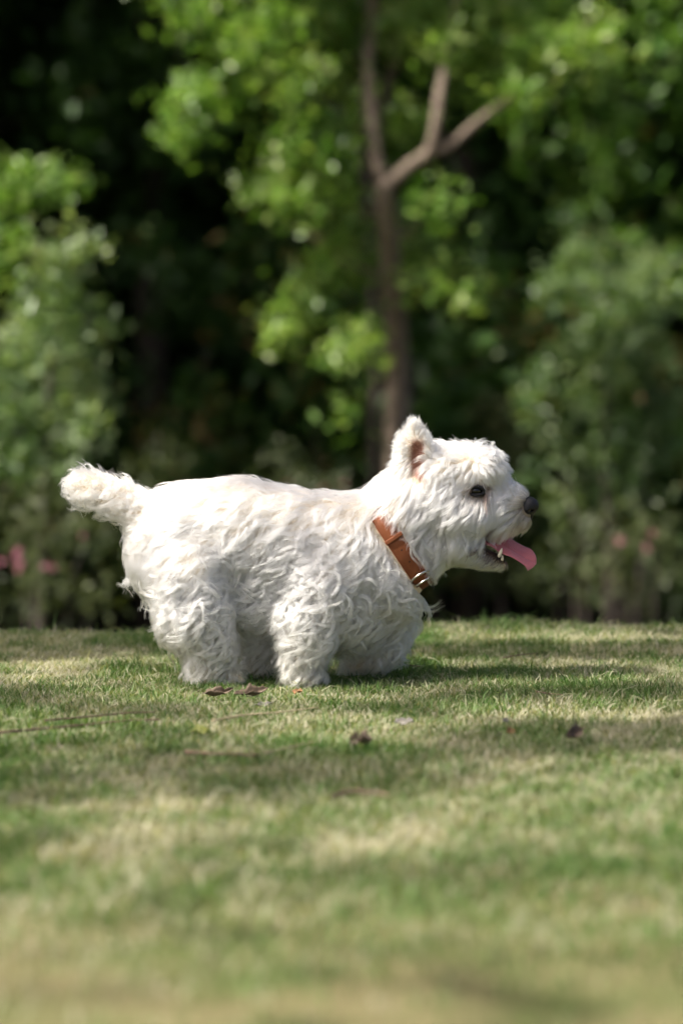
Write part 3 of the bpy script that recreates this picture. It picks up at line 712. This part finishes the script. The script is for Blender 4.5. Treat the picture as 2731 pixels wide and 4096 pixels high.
headw = np.where(tc_[:, 2] > 60, headw * 0.55, headw)

def keep(P, Nn):
    xy = P[:, :2]
    k = ~mouth_in(P)
    k &= np.hypot((xy[:, 0] - EYE[0] - 4) / 1.4, xy[:, 1] - EYE[1]) > 23
    k &= np.hypot(xy[:, 0] - 2115, xy[:, 1] - 2033) > 33
    k &= seg_dist(xy, [(1920, 2176), (1955, 2200), (2028, 2234)]) > 12
    r = P - c_mid3; a = r @ c_ax3; inb = (np.abs(a) < C_HALF - 10) & (np.hypot(r @ c_dir3, P[:, 2]) < 320)
    k &= ~(inb & (r @ c_dir3 < 270) & (r @ c_dir3 > -100))
    hol = (np.abs(P[:, 2]) > 60) & (seg_dist(xy, [(1664, 1790), (1672, 1890)]) < 26)
    k &= ~(hol & (rng.random(len(P)) < 0.93))
    return k

NP = 15
fs = np.linspace(0, 1, NP)[None, :]
def make_guides(n, lmul, hmul, amul, lmin, turn_s, coh, weight=None, extra=0.0):
    GP, GN = sample_surface(n, headw ** 0.8 if weight is None else weight)
    kk = keep(GP, GN); GP, GN = GP[kk], GN[kk]
    GF = flow(GP); n = len(GP)
    curly = np.clip((GF[:, 3] - 4) / 10, 0, 1.3)
    glen = GF[:, 2] * (0.75 + 0.5 * rng.random(n)) * (1 + (lmul - 1) * np.clip(GF[:, 3] / 4, 0.3, 1))
    gamp = np.maximum(GF[:, 3], GF[:, 3] * 1.9 - 8) * (0.6 + 0.65 * rng.random(n)) * amul
    turn = rng.normal(0, turn_s, n) * (0.5 + 0.8 * curly) + 1.3 * (fbm(GP[:, 0] / 90, GP[:, 1] / 90, 61, 2) - 0.5)
    ct, st = np.cos(turn), np.sin(turn)
    fd = np.stack([GF[:, 0] * ct - GF[:, 1] * st, GF[:, 0] * st + GF[:, 1] * ct], 1)
    G = np.empty((n, NP, 3)); G[:, 0] = GP; cur = GP.copy(); nrm = GN.copy(); nor = np.zeros((n, NP, 3)); nor[:, 0] = GN
    hang = 0.75 * ((GP[:, 0] > 1840) & (GP[:, 1] > 2070) & (GP[:, 1] < 2165)) + 0.6 * sstep(2370, 2450, GP[:, 1]) * ((GP[:, 0] > 880) & (GP[:, 1] < 2600))
    hgt0 = (glen * 0.14 + 6) * hmul
    for s in range(1, NP):
        f = s / (NP - 1.0)
        D3 = np.stack([fd[:, 0], fd[:, 1] + 0.25 * f, np.zeros(n)], 1)
        tng = D3 - (D3 * nrm).sum(1, keepdims=True) * nrm
        ln = np.linalg.norm(tng, axis=1, keepdims=True); tng = tng / np.maximum(ln, 0.25)
        dd = tng + nrm * (GF[:, 4] * 1.5 * hmul * (1 - f) ** 1.5)[:, None] + (0.12 + hang)[:, None] * np.array([0, 1.0, 0]) * f
        dd /= np.linalg.norm(dd, axis=1, keepdims=True)
        cur = cur + dd * (glen / (NP - 1))[:, None]
        sd = dog_sdf(cur.astype(np.float32))
        if s % 2 == 0 or s == 1: nrm = sdf_grad(dog_sdf, cur.astype(np.float32), 5.0)
        low = np.clip(4 + 0.4 * hgt0 * min(1, 3 * f) - sd, 0, 14); cur = cur + nrm * low[:, None]
        G[:, s] = cur; nor[:, s] = nrm
    T = np.gradient(G, axis=1); T /= np.linalg.norm(T, axis=2, keepdims=True) + 1e-9
    side = np.cross(T, nor); side /= np.linalg.norm(side, axis=2, keepdims=True) + 1e-9
    lam = lmin + 30 * rng.random(n) + 25 * fbm(GP[:, 0] / 120, GP[:, 1] / 120, 67, 2)
    ph = coh * 14.0 * fbm(GP[:, 0] / 85, GP[:, 1] / 85, 73, 2) + (1 - 0.75 * coh) * rng.random(n) * 6.283
    arc = fs * glen[:, None]; env = fs ** 0.8
    a = 2 * math.pi * arc / lam[:, None] + ph[:, None]
    G = G + side * (gamp[:, None] * env * (np.sin(a) - np.sin(ph)[:, None] * (1 - fs)))[..., None] + nor * (gamp[:, None] * env * 0.6 * (np.cos(a) * 0.8 + 0.5))[..., None]
    curl = np.where(gamp > 9, rng.normal(0, 1, n), 0) * 13
    G = G + side * (curl[:, None] * np.clip(fs - 0.5, 0, 1) ** 2 * 8)[..., None]
    hmax = 30 + extra + 60 * hang + (26 + 0.16 * glen + 30 * rng.random(n) ** 2) * np.clip(glen / 90, 0.2, 1)
    for s in range(2, NP):
        q = G[:, s].astype(np.float32); ex = np.maximum(0, dog_sdf(q) - hmax)
        m = ex > 0
        if m.any(): G[m, s] -= sdf_grad(dog_sdf, q[m], 5.0) * (ex[m] * 0.6)[:, None]
    kd = KDTree(n)
    for i, p in enumerate(GP): kd.insert(p, i)
    kd.balance()
    return dict(P=GP, G=G, amp=GF[:, 3], kd=kd, dice=rng.random(n))

def grow(gs, n, clump, lmul, fuzz, weight, rad, cmin=0.2, reach=1e9):
    P, Nn = sample_surface(n, weight); k = keep(P, Nn); P, Nn = P[k], Nn[k]; n = len(P)
    fnd = [gs['kd'].find(p) for p in P]; gi = np.array([f[1] for f in fnd]); dk = np.array([f[2] for f in fnd]) < reach
    P, Nn, gi = P[dk], Nn[dk], gi[dk]; n = len(P)
    G, GP = gs['G'], gs['P']
    C = P[:, None] + (G[gi] - GP[gi][:, None])
    cl = clump * np.clip(0.12 + gs['amp'][gi] / 15.0, cmin, 1.0) * (0.7 + 0.35 * rng.random(n))
    C = C + (GP[gi] - P)[:, None] * (fs[..., None] ** 0.7) * cl[:, None, None]
    C = C + rng.normal(0, 1, (n, 3))[:, None] * (fuzz * (0.4 + rng.random(n)))[:, None, None] * fs[..., None] ** 1.3
    lm = lmul * (0.7 + 0.45 * rng.random(n))
    tt = fs * lm[:, None] * (NP - 1); tt = np.clip(tt, 0, NP - 1.001); i0 = tt.astype(int); u = (tt - i0)[..., None]
    r = np.arange(n)[:, None]
    C = C[r, i0] * (1 - u) + C[r, i0 + 1] * u
    # strands never lie inside the collar; only nape locks fall over its upper part; none cover the eye
    rel = C - c_mid3; a = rel @ c_ax3; al = rel @ c_dir3; rd = np.hypot(al, C[..., 2]); th = np.arctan2(C[..., 2], al) % (2 * math.pi)
    rc_ = np.interp(th.ravel(), np.append(c_th, 2 * math.pi), np.append(c_r, c_r[0])).reshape(th.shape) + 15
    near = (np.abs(a) < C_HALF + 5) & (rd > 80) & (al > -112) & (rd < rc_ + 60)
    inside = near & (rd < rc_)
    rootside = (a[:, 0] > 0)
    bad = (inside & ~rootside[:, None]).any(1) | (near & (a > -C_HALF) & (a < C_HALF) & ~rootside[:, None]).any(1)
    lim = np.where(al < -125, -60, np.where(al < -20, np.where(gs['dice'][gi] < 0.7, -8, 22)[:, None], np.where(gs['dice'][gi] < 0.25, 12, 28)[:, None]))
    bad |= (near & (a < lim)).any(1) & rootside
    sc = np.where(inside, rc_ / np.maximum(rd, 1), 1.0)
    C = c_mid3 + a[..., None] * c_ax3 + np.stack([al * sc * c_dir[0], al * sc * c_dir[1], C[..., 2] * sc], -1)
    over = ((np.hypot((C[..., 0] - EYE[0] - 4) / 1.5, C[..., 1] - EYE[1] - 1) < 19) & (np.abs(C[..., 2]) > 20)).any(1)
    over |= (np.hypot(C[..., 0] - 2120, C[..., 1] - 2032) < 34).any(1)
    low = (C[..., 1] > 2738).any(1) & (rng.random(n) < 0.6)
    ok = ~(bad | over | low); C = C[ok]; P = P[ok]; n = len(P)
    C[..., 1] = np.minimum(C[..., 1], 2742)
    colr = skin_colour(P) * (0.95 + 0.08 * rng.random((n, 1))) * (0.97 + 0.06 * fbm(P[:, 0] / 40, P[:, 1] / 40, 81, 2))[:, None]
    return C, np.minimum(colr, 0.95), np.full(n, rad) * (0.8 + 0.4 * rng.random(n))
def fur_object(name, sets, parent):
    C = np.concatenate([s[0] for s in sets]); K = np.concatenate([s[1] for s in sets]); R = np.concatenate([s[2] for s in sets])
    n = len(C); cu = bpy.data.hair_curves.new(name)
    cu.add_curves([NP] * n)
    cu.points.foreach_set('position', W(C).astype(np.float32).ravel())
    prof = (1 - 0.75 * np.linspace(0, 1, NP) ** 2)
    ra = cu.attributes.get('radius') or cu.attributes.new('radius', 'FLOAT', 'POINT')
    ra.data.foreach_set('value', (R[:, None] * prof[None] * S).astype(np.float32).ravel())
    ca = cu.attributes.new('col', 'FLOAT_COLOR', 'CURVE')
    ca.data.foreach_set('color', np.concatenate([K, np.ones((n, 1))], 1).astype(np.float32).ravel())
    cu.materials.append(M['fur'])
    o = bpy.data.objects.new(name, cu); col.objects.link(o); o.parent = parent
    o.matrix_parent_inverse = Matrix.Translation(parent.location).inverted()
    return o
scene.cycles_curves.shape = 'THICK'
scene.cycles_curves.subdivisions = 2
base_g = make_guides(7000, 0.85, 0.8, 0.9, 75, 0.3, 0.5)
lock_g = make_guides(4300, 1.2, 1.12, 1.1, 82, 0.24, 0.85)
coat = grow(base_g, 85000, 0.75, 1.0, 6.0, headw, 0.6)
coat[1][:] *= np.array([0.975, 0.94, 0.875])  # creamier undercoat, colouring in the warm shade between locks
locks = grow(lock_g, 85000, 0.80, 1.0, 3.0, headw, 0.55, 0.4)
_f = flow(tc_); curly_w = np.clip((_f[:, 3] - 11) / 5, 0, 1) * np.where(tc_[:, 2] > 60, 0.3, 1.0) * np.where(tc_[:, 0] < 560, 0.25, 1.0)
curl_g = make_guides(1250, 1.05, 1.3, 1.25, 95, 0.55, 0.3, curly_w, 16.0)
curls = grow(curl_g, 62000, 0.86, 1.0, 4.0, curly_w, 0.5, 0.8, 16.0)
fuzz_g = make_guides(5000, 0.8, 2.0, 1.0, 60, 0.6, 0.2, None, 26.0)
fly = grow(fuzz_g, 20000, 0.25, 0.75, 7.0, headw, 0.30)
fur_object('fur', [coat, locks, curls, fly], dog)

# ---- nose, eyes, tongue, teeth
def sdf_part(name, fn, lo, hi, h, m, label=None):
    V, F = surface_nets(fn, lo, hi, h)
    for _ in range(2): V = V - sdf_grad(fn, V, 1.0) * np.clip(fn(V), -2, 2)[:, None] * 0.7
    return link(name, mesh_np(name, W(V), F), m, dog)
def nose_fn(P):
    P = (P - np.array([2112, 2030, 0], np.float32)) / 0.96 + np.array([2110, 2032, 0], np.float32)
    d = rc(P, (2102, 2022, -14), (2102, 2022, 14), 38, 38)
    d = smin(d, rc(P, (2118, 2022, -12), (2118, 2022, 12), 30, 30), 14)
    d = smin(d, rc(P, (2106, 2050, 0), (2112, 2078, 0), 26, 12), 16)
    for s in (-1, 1):
        d = smin(d, rc(P, (2098, 2036, 34 * s), (2108, 2034, 32 * s), 20, 16), 10)
        hole = smin(rc(P, (2132, 2034, 24 * s), (2112, 2040, 42 * s), 9, 8), rc(P, (2112, 2040, 42 * s), (2096, 2046, 58 * s), 6, 4), 4)
        d = np.maximum(d, -hole)
    d = np.maximum(d, -rc(P, (2150, 2040, 0), (2140, 2090, 0), 10, 10))
    return d
sdf_part('nose', nose_fn, (2050, 1975, -75), (2160, 2100, 75), 2.5, M['nose'])
def surf_q(px, py):
    q = -260.0
    for _ in range(80): q += float(dog_sdf(np.array([[px, py, q]], np.float32))[0]) * 0.8
    return q
q_eye = surf_q(*EYE)
for s in (-1, 1):
    c = np.array([EYE[0], EYE[1], 0.0]); c[2] = s * (abs(q_eye) - 13)
    fn = lambda P, c=c: np.linalg.norm((P - c) * np.array([0.9, 1.0, 1.0]), axis=-1) - 23
    eb = sdf_part('eyeball', fn, c - 36, c + 36, 2.5, M['eye'])
    # rim of dark lid skin
    th = np.linspace(0, 2 * math.pi, 25)
    rim = np.stack([EYE[0] + 3 + 29 * np.cos(th), EYE[1] - 1 + 16 * np.sin(th) + 4 * np.cos(th) ** 2, c[2] + s * (19 - 9 * np.cos(th) ** 2)], 1)
    V, F = tube([(rim, np.full(25, 7.0))], 8); ok = F[:, 2] != F[:, 3]
    link('eyelid', mesh_np('eyelid', W(V), F[ok]), M['nose'], dog)

def tongue():
    near = np.array([(1925, 2170, -52), (1958, 2184, -56), (1996, 2214, -58), (2040, 2228, -60), (2078, 2252, -60), (2112, 2280, -56)], float)
    far = np.array([(1940, 2150, 40), (1975, 2132, 44), (2012, 2140, 46), (2058, 2176, 44), (2098, 2196, 40), (2140, 2208, 30)], float)
    t = np.linspace(0, 5, 41); ip = lambda a: np.stack([np.interp(t, np.arange(6), a[:, k]) for k in range(3)], 1)
    n_, f_ = ip(near), ip(far)
    for _ in range(4):
        for a in (n_, f_): a[1:-1] = 0.5 * a[1:-1] + 0.25 * (a[2:] + a[:-2])
    u = np.linspace(0, 1, 17); rows = []
    for side_ in (0, 1):
        g = n_[:, None] * (1 - u)[None, :, None] + f_[:, None] * u[None, :, None]
        # groove along the middle, edges rolled up
        roll = (np.abs(u - 0.5) * 2) ** 2; gro = np.exp(-((u - 0.5) / 0.07) ** 2)
        g[..., 1] += (7 * gro - 6 * roll)[None, :] * sstep(0, 8, t * 8)[:, None]
        e = np.clip((t - 4.4) / 0.6, 0, 1)[:, None]                      # rounded tip
        g[..., 0] += (24 * (1 - (2 * u - 1) ** 2) - 10)[None, :] * e ** 1.3; g[..., 1] += 3 * (e * 1.0) ** 1.5 - 3 * np.sin(t / 5 * 3.14)[:, None] * u[None, :]
        thick = 6.5 * np.sqrt(np.clip(1 - (2 * u - 1) ** 4, 0.02, 1))[None, :] * np.sqrt(np.clip(1 - np.clip((t - 4.5) / 0.5, 0, 1) ** 3, 0.03, 1))[:, None]
        g[..., 1] += thick * (1 if side_ else -1) * 0.5; g[..., 2] += 0
        rows.append(g)
    nt_, nu = 41, 17
    V = np.concatenate([rows[0].reshape(-1, 3), rows[1].reshape(-1, 3)])
    k = np.arange(nt_ * nu).reshape(nt_, nu); F = []
    q = np.stack([k[:-1, :-1], k[1:, :-1], k[1:, 1:], k[:-1, 1:]], -1).reshape(-1, 4); F = [q[:, ::-1], q + nt_ * nu]
    o = nt_ * nu
    for a, b in ((k[:-1, 0], k[1:, 0]), (k[1:, -1], k[:-1, -1])): F.append(np.stack([a, b, b + o, a + o], -1))
    for a, b in ((k[0, 1:], k[0, :-1]), (k[-1, :-1], k[-1, 1:])): F.append(np.stack([a, b, b + o, a + o], -1))
    link('tongue', mesh_np('tongue', W(V), np.concatenate(F)), M['tongue'], dog)
tongue()
for s in (-1, 1):
    fn = lambda P, s=s: smin(rc(P, (1990, 2226, 44 * s), (1997, 2205, 46 * s), 10, 7), rc(P, (1997, 2205, 46 * s), (2001, 2188, 45 * s), 7, 2.5), 3)
    sdf_part('canine_tooth', (lambda P, s=s: smin(rc(P, (1990, 2216, 60 * s), (1995, 2202, 61 * s), 8, 6), rc(P, (1995, 2202, 61 * s), (2000, 2188, 60 * s), 6, 2.5), 3)), (1970, 2175, 60 * s - 16), (2016, 2240, 60 * s + 16), 2.0, M['tooth'])
    sdf_part('incisor_tooth', (lambda P, s=s: rc(P, (2002, 2232, 52 * s), (2003, 2220, 52 * s), 6, 4)), (1990, 2208, 52 * s - 10), (2014, 2242, 52 * s + 10), 2.0, M['tooth'])

# ------------------------------------------------------------------ the collar
collar = empty('dog_collar', W(c_mid3), 'tan leather buckle collar with a steel ring around the dog neck', 'collar')
def c_pt(th, rad, a):
    return c_mid3 + (np.cos(th) * rad)[..., None] * c_dir3 + (np.sin(th) * rad)[..., None] * QD + a[..., None] * c_ax3
def c_rad(th): return np.interp(th % (2 * math.pi), np.append(c_th, 2 * math.pi), np.append(c_r, c_r[0]))
def strap(name, t0, t1, r0, thick, hw, n, tip=False, closed=False):
    th = np.linspace(t0, t1, n, endpoint=not closed); R = c_rad(th)
    h = np.full(n, hw)
    if tip:
        x = (th - t0) * R / hw; h = hw * np.sqrt(np.clip(1 - np.clip(1 - x, 0, 1) ** 2, 0.01, 1))
    prof = [(-1, 0), (-1, .6), (-.93, 1), (.93, 1), (1, .6), (1, 0)]
    ring = [c_pt(th, R + r0 + thick * b, h * a) for a, b in prof]
    V = np.stack(ring, 1); m = len(prof); k = np.arange(n * m).reshape(n, m)
    a = k if closed else k[:-1]; b = np.roll(k, -1, 0) if closed else k[1:]
    F = np.stack([a, np.roll(a, -1, 1), np.roll(b, -1, 1), b], -1).reshape(-1, 4)
    me = mesh_np(name, W(V.reshape(-1, 3)), F)
    if not closed:
        bm = bmesh.new(); bm.from_mesh(me); bmesh.ops.holes_fill(bm, edges=[e for e in bm.edges if e.is_boundary], sides=12); bm.to_mesh(me); bm.free()
    return me
link('strap', strap('strap', 0, 2 * math.pi, -3, 7, C_HALF - 2, 140, closed=True), M['leather'], collar, smooth=False)
T0, T1 = 4.06, 5.86
ov = link('overlapping_strap', strap('overlapping_strap', T0, T1, 5, 7, C_HALF, 90, tip=True), M['leather'], collar, smooth=False)
link('keeper_loop', strap('keeper_loop', 4.60, 4.70, 12.5, 5, C_HALF + 3, 5), M['leather'], collar, smooth=False)
def boxes(name, items):
    V, F = [], []
    for c, ex in items:
        i = len(V) * 1
        for sx in (-1, 1):
            for sy in (-1, 1):
                for sz in (-1, 1): V.append(c + sx * ex[0] + sy * ex[1] + sz * ex[2])
        F += [[i + j for j in f] for f in ((0, 1, 3, 2), (4, 6, 7, 5), (0, 4, 5, 1), (2, 3, 7, 6), (0, 2, 6, 4), (1, 5, 7, 3))]
    return mesh_np(name, W(np.array(V)), np.array(F))
def frame(th):
    t = np.array([th]); p0 = c_pt(t, c_rad(t), np.zeros(1))[0]; p1 = c_pt(t + 0.02, c_rad(t + 0.02), np.zeros(1))[0]
    tg = (p1 - p0) / np.linalg.norm(p1 - p0); rd = np.cross(c_ax3, tg); rd /= np.linalg.norm(rd)
    if rd @ (p0 - c_mid3) < 0: rd = -rd
    return p0, tg, rd
st_ = []
for th in np.arange(T0 + 0.14, T1 - 0.05, 0.05):
    p0, tg, rd = frame(th)
    for s in (-1, 1): st_.append((p0 + rd * 12.2 + c_ax3 * s * (C_HALF - 7), (tg * 2.8, c_ax3 * 0.9, rd * 0.8)))
so = link('stitching', boxes('stitching', st_), M['thread'], ov, smooth=False)
for th in (4.98, 5.30, 5.58):
    p0, tg, rd = frame(th); ths = np.linspace(0, 2 * math.pi, 13)
    V = [p0 + rd * 12.3] + [p0 + rd * 12.6 + tg * 3.4 * math.cos(a) + c_ax3 * 3.4 * math.sin(a) for a in ths[:-1]]
    link('punched_hole', mesh_np('punched_hole', W(np.array(V)), np.array([[0, i + 1, (i + 1) % 12 + 1] for i in range(12)])), M['nose'], ov)
def torus(name, c, n_, R, r, squash=1.0):
    n_ = n_ / np.linalg.norm(n_); a = np.cross(n_, [0, 1, 0.2]); a /= np.linalg.norm(a); b = np.cross(n_, a)
    u = np.linspace(0, 2 * math.pi, 48, endpoint=False); v = np.linspace(0, 2 * math.pi, 10, endpoint=False)
    d = np.cos(u)[:, None] * a + squash * np.sin(u)[:, None] * b
    V = c + d[:, None] * (R + r * np.cos(v))[None, :, None] + n_ * (r * np.sin(v))[None, :, None]
    k = np.arange(480).reshape(48, 10); k1 = np.roll(k, -1, 0)
    return mesh_np(name, W(V.reshape(-1, 3)), np.stack([k, k1, np.roll(k1, -1, 1), np.roll(k, -1, 1)], -1).reshape(-1, 4))
p0, tg, rd = frame(5.66)
link('steel_ring', torus('steel_ring', p0 + rd * 14 + tg * 6, tg * 0.62 + rd * 0.8, 41, 4.8), M['steel'], collar)
link('steel_ring', torus('steel_ring', p0 + rd * 10 + tg * 30, tg * 0.85 + rd * 0.5, 36, 4.2), M['steel'], collar)

# ------------------------------------------------------------------ the tree at the left whose boughs dapple the lawn
def proj(P):
    y = P[:, 1] * math.cos(PITCH) - (P[:, 2] - CAM_H) * math.sin(PITCH); z = P[:, 1] * math.sin(PITCH) + (P[:, 2] - CAM_H) * math.cos(PITCH)
    return 1365.5 + P[:, 0] / y * FPX, 2048 - z / y * FPX
def shade_tree():
    n = 60000
    gy = 1.4 + 3.4 * rng.random(n); gx = (rng.random(n) * 2 - 1) * (0.16 * gy + 0.35)
    P = np.stack([gx, gy, gz(gx, gy)], 1); px, py = proj(P)
    g = lambda cx, cy, rx, ry: np.exp(-((px - cx) / rx) ** 2 - ((py - cy) / ry) ** 2)
    m = 0.16 + 0.8 * (fbm(gx * 3.2, gy * 4.5, 91, 3) - 0.5)
    for a, s in (((250, 2578, 600, 70), 1.2), ((2250, 2632, 700, 32), 1.1), ((2250, 2768, 700, 36), 1.1), ((550, 2862, 280, 20), .5), ((100, 2810, 200, 40), .45), ((2300, 2965, 420, 50), .6),
                 ((350, 3150, 520, 70), .45), ((1300, 3130, 520, 70), .5), ((1900, 3060, 300, 40), .4), ((300, 3420, 600, 50), .2), ((1900, 3480, 900, 60), .3), ((2300, 3850, 900, 90), .2), ((500, 3950, 900, 80), .25), ((1750, 2480, 250, 16), .4), ((2600, 2500, 200, 30), .4)):
        m = m + s * g(*a)
    for a, s in (((500, 2700, 620, 46), 1.3), ((2250, 2855, 320, 34), .9), ((2150, 2556, 420, 13), 1.2), ((2250, 2706, 600, 17), 1.3), ((1300, 2905, 420, 34), .8), ((2450, 2590, 300, 10), .6), ((1900, 3700, 900, 60), .6), ((2500, 3650, 400, 60), .5), ((1000, 3310, 900, 40), .6), ((1900, 3230, 700, 50), .4), ((1200, 2780, 500, 40), .4)):
        m = m - s * g(*a)
    ok = rng.random(n) < np.clip(m * (0.16 + 0.84 * sstep(2.6, 3.4, gy)) * (0.6 + 0.4 * sstep(1.9, 2.4, gy)), 0, 0.9)
    over_dog = np.zeros(n, bool)
    for z in np.linspace(0.03, 0.42, 14):
        q = P + SUN * (z / SUN[2]); over_dog |= (np.abs(q[:, 1] - DOG_Y) < 0.15) & (q[:, 0] > -0.46) & (q[:, 0] < 0.36)
    ok = np.where(over_dog, rng.random(n) < 0.075, ok)       # only thin leafage between the sun and the dog
    P = P[ok]
    # crown shaped by its shade: leaves sit up the sun ray from each patch
    zt = 3.3 + 1.3 * fbm(P[:, 0] * 2, P[:, 1] * 2, 95, 2) + rng.normal(0, 0.25, len(P))
    C = P + SUN * (zt / SUN[2])[:, None] + rng.normal(0, 0.02, (len(P), 3))
    C = C[:17000]
    b = np.array([-4.9, 2.2, float(gz(-4.9, 2.2))])
    t = empty('shade_tree', b, 'spreading tree left of the picture whose boughs dapple the lawn', 'tree')
    tr = link('trunk', tube_mesh('trunk', [([b + [0, 0, -.1], b + [.1, .1, 1.2], b + [.25, .15, 2.4], b + [.4, .3, 3.6]], [.17, .14, .12, .05])], 12), M['bark'], t)
    for k in range(9):
        e = C[rng.integers(0, len(C))]; s0 = b + [.2, .15, 1.6 + 0.12 * k]
        link('limb', tube_mesh('limb', [([s0, (s0 + e) / 2 + [0, 0, 0.25], e], [.022, .011, .004])], 7), M['bark'], tr)
    link('crown', leaves_mesh('crown', C, 0.06, 0.45 + 0.2 * rng.normal(0, 1, len(C))), M['leaf_light'], t)
shade_tree()

# ------------------------------------------------------------------ fallen leaves and twigs
def ground_at(px, py):
    """where the sight line through a photograph pixel meets the lawn"""
    lo, hi = 1.0, 6.0
    for _ in range(40):
        m = (lo + hi) / 2; p = at(px, py, m)
        if p[2] > gz(p[0], m): lo = m
        else: hi = m
    return at(px, py, lo)
def fallen_leaf(px, py, length, width, az, curl, m, label, lift=0.012, fold=0.3):
    lift *= 0.8
    c = ground_at(px, py + 22); c[2] += lift
    nu, nv = 19, 7; V = []; r0 = random.uniform(0, 6)
    for i in range(nu):
        u = i / (nu - 1); w = width * (math.sin(math.pi * min(0.985, u * 0.97 + 0.02)) ** 0.8) * (1 + 0.18 * math.sin(17 * u + px) + 0.12 * math.sin(31 * u + r0))
        tw = 1.1 * (u - 0.5) * math.sin(r0) + 0.5                     # the dry blade twists as it curls
        for j in range(nv):
            v = j / (nv - 1) - 0.5
            x = (u - 0.5) * length; yy = v * w; zz = (abs(v) ** 1.3) * fold * w * 2.2
            y = yy * math.cos(tw) - zz * math.sin(tw); z = yy * math.sin(tw) + zz * math.cos(tw) + curl * length * (u - 0.4) ** 2 + 0.10 * width * math.sin(9 * u + 6 * v + r0)
            V.append((c[0] + x * math.cos(az) - y * math.sin(az), c[1] + x * math.sin(az) + y * math.cos(az), c[2] + z))
    k = np.arange(nu * nv).reshape(nu, nv); F = np.stack([k[:-1, :-1], k[1:, :-1], k[1:, 1:], k[:-1, 1:]], -1).reshape(-1, 4)
    me = mesh_np('fallen_leaf', np.array(V), F)
    o = link('fallen_leaf', me, M[m]); sm = o.modifiers.new('thickness', 'SOLIDIFY'); sm.thickness = 0.0006
    o.data.transform(Matrix.Translation(-Vector(c))); o.location = c
    return tag(o, label, 'leaf', 'fallen leaves on the lawn')
fallen_leaf(872, 2797, 0.046, 0.012, 0.35, 0.5, 'leaf_brown', 'slim curled brown leaf on the grass below the hind paw', 0.018, 0.9)
fallen_leaf(1005, 2800, 0.050, 0.016, 0.25, 0.6, 'leaf_brown', 'larger folded brown leaf just left of the front paw', 0.018, 0.8)
fallen_leaf(1050, 2826, 0.024, 0.010, 0.1, 0.4, 'leaf_grey', 'small grey-brown leaf bit below the folded brown leaf', 0.012)
fallen_leaf(1190, 2776, 0.016, 0.010, -0.4, 0.4, 'leaf_rust', 'tiny orange leaf scrap in front of the front paw', 0.014)
fallen_leaf(1442, 2996, 0.030, 0.020, -0.2, 0.5, 'leaf_brown', 'dark curled leaf alone in the middle foreground', 0.018, 0.7)
fallen_leaf(2042, 2938, 0.014, 0.012, 0.8, 0.4, 'leaf_rust', 'tiny rust red leaf scrap at the right', 0.014)
fallen_leaf(2295, 2966, 0.040, 0.018, 0.9, 0.5, 'leaf_brown', 'dark torn leaf standing at the right foreground', 0.018, 0.8)
fallen_leaf(800, 2942, 0.024, 0.016, 0.1, 0.2, 'leaf_yellow', 'yellow-green leaf lying left of the middle foreground', 0.016)
fallen_leaf(1615, 2905, 0.026, 0.013, 0.1, 0.2, 'leaf_grey', 'pale grey leaf scrap in the middle of the lawn', 0.016)
fallen_leaf(400, 2632, 0.048, 0.030, 0.1, 0.3, 'leaf_grey', 'broad grey leaf on shaded grass left of the hind leg', 0.016)
fallen_leaf(195, 2552, 0.022, 0.016, 0.2, 0.3, 'leaf_grey', 'small pale leaf on the far grass at the left', 0.018)
fallen_leaf(2020, 2900, 0.018, 0.008, 1.2, 0.3, 'leaf_grey', 'thin pale leaf sliver on the sunlit patch at the right', 0.016)
def twig(pts, r, m, label, lift=0.012):
    P = np.array([ground_at(*p) + [0, 0, lift] for p in pts]); n = len(P)
    c = P.mean(0); me = tube_mesh('fallen_twig', [(P - c, np.linspace(r, r * 0.5, n))], 8)
    o = link('fallen_twig', me, M[m]); o.location = c
    return tag(o, label, 'twig', 'fallen twigs on the lawn')
twig([(-60, 2972), (150, 2952), (330, 2935), (500, 2918), (640, 2912)], 0.0022, 'twig', 'long thin brown twig lying in from the left edge')
twig([(180, 2935), (400, 2915), (520, 2903), (620, 2900)], 0.0015, 'twig', 'thinner brown twig crossing beside the long one at left', 0.018)
twig([(850, 2935), (980, 2912), (1100, 2902), (1270, 2880)], 0.0016, 'straw', 'pale straw stem slanting up in the middle of the lawn', 0.018)
twig([(1060, 3050), (1160, 3025), (1270, 3000)], 0.0016, 'straw', 'short pale straw stem above the dark twig')
twig([(740, 3046), (850, 3052), (960, 3056), (1040, 3060)], 0.0028, 'twig', 'dark twig lying level in the blurred middle foreground')
twig([(1330, 3242), (1400, 3222), (1480, 3226), (1560, 3238)], 0.0036, 'twig', 'reddish brown stick blurred in the near foreground', 0.016)
twig([(2010, 2660), (2080, 2648), (2150, 2642)], 0.0014, 'twig', 'short dark twig on shaded grass at the far right')
twig([(2140, 2797), (2190, 2806), (2250, 2812)], 0.0014, 'twig', 'short dark twig near the sunlit patch at the right')
twig([(1640, 2580), (1720, 2574), (1790, 2576)], 0.0012, 'twig', 'thin dark twig on the far grass below the dog chest', 0.02)
twig([(1500, 2712), (1600, 2708), (1680, 2716)], 0.0012, 'twig', 'thin grey twig in the grass beside the raised paw', 0.02)
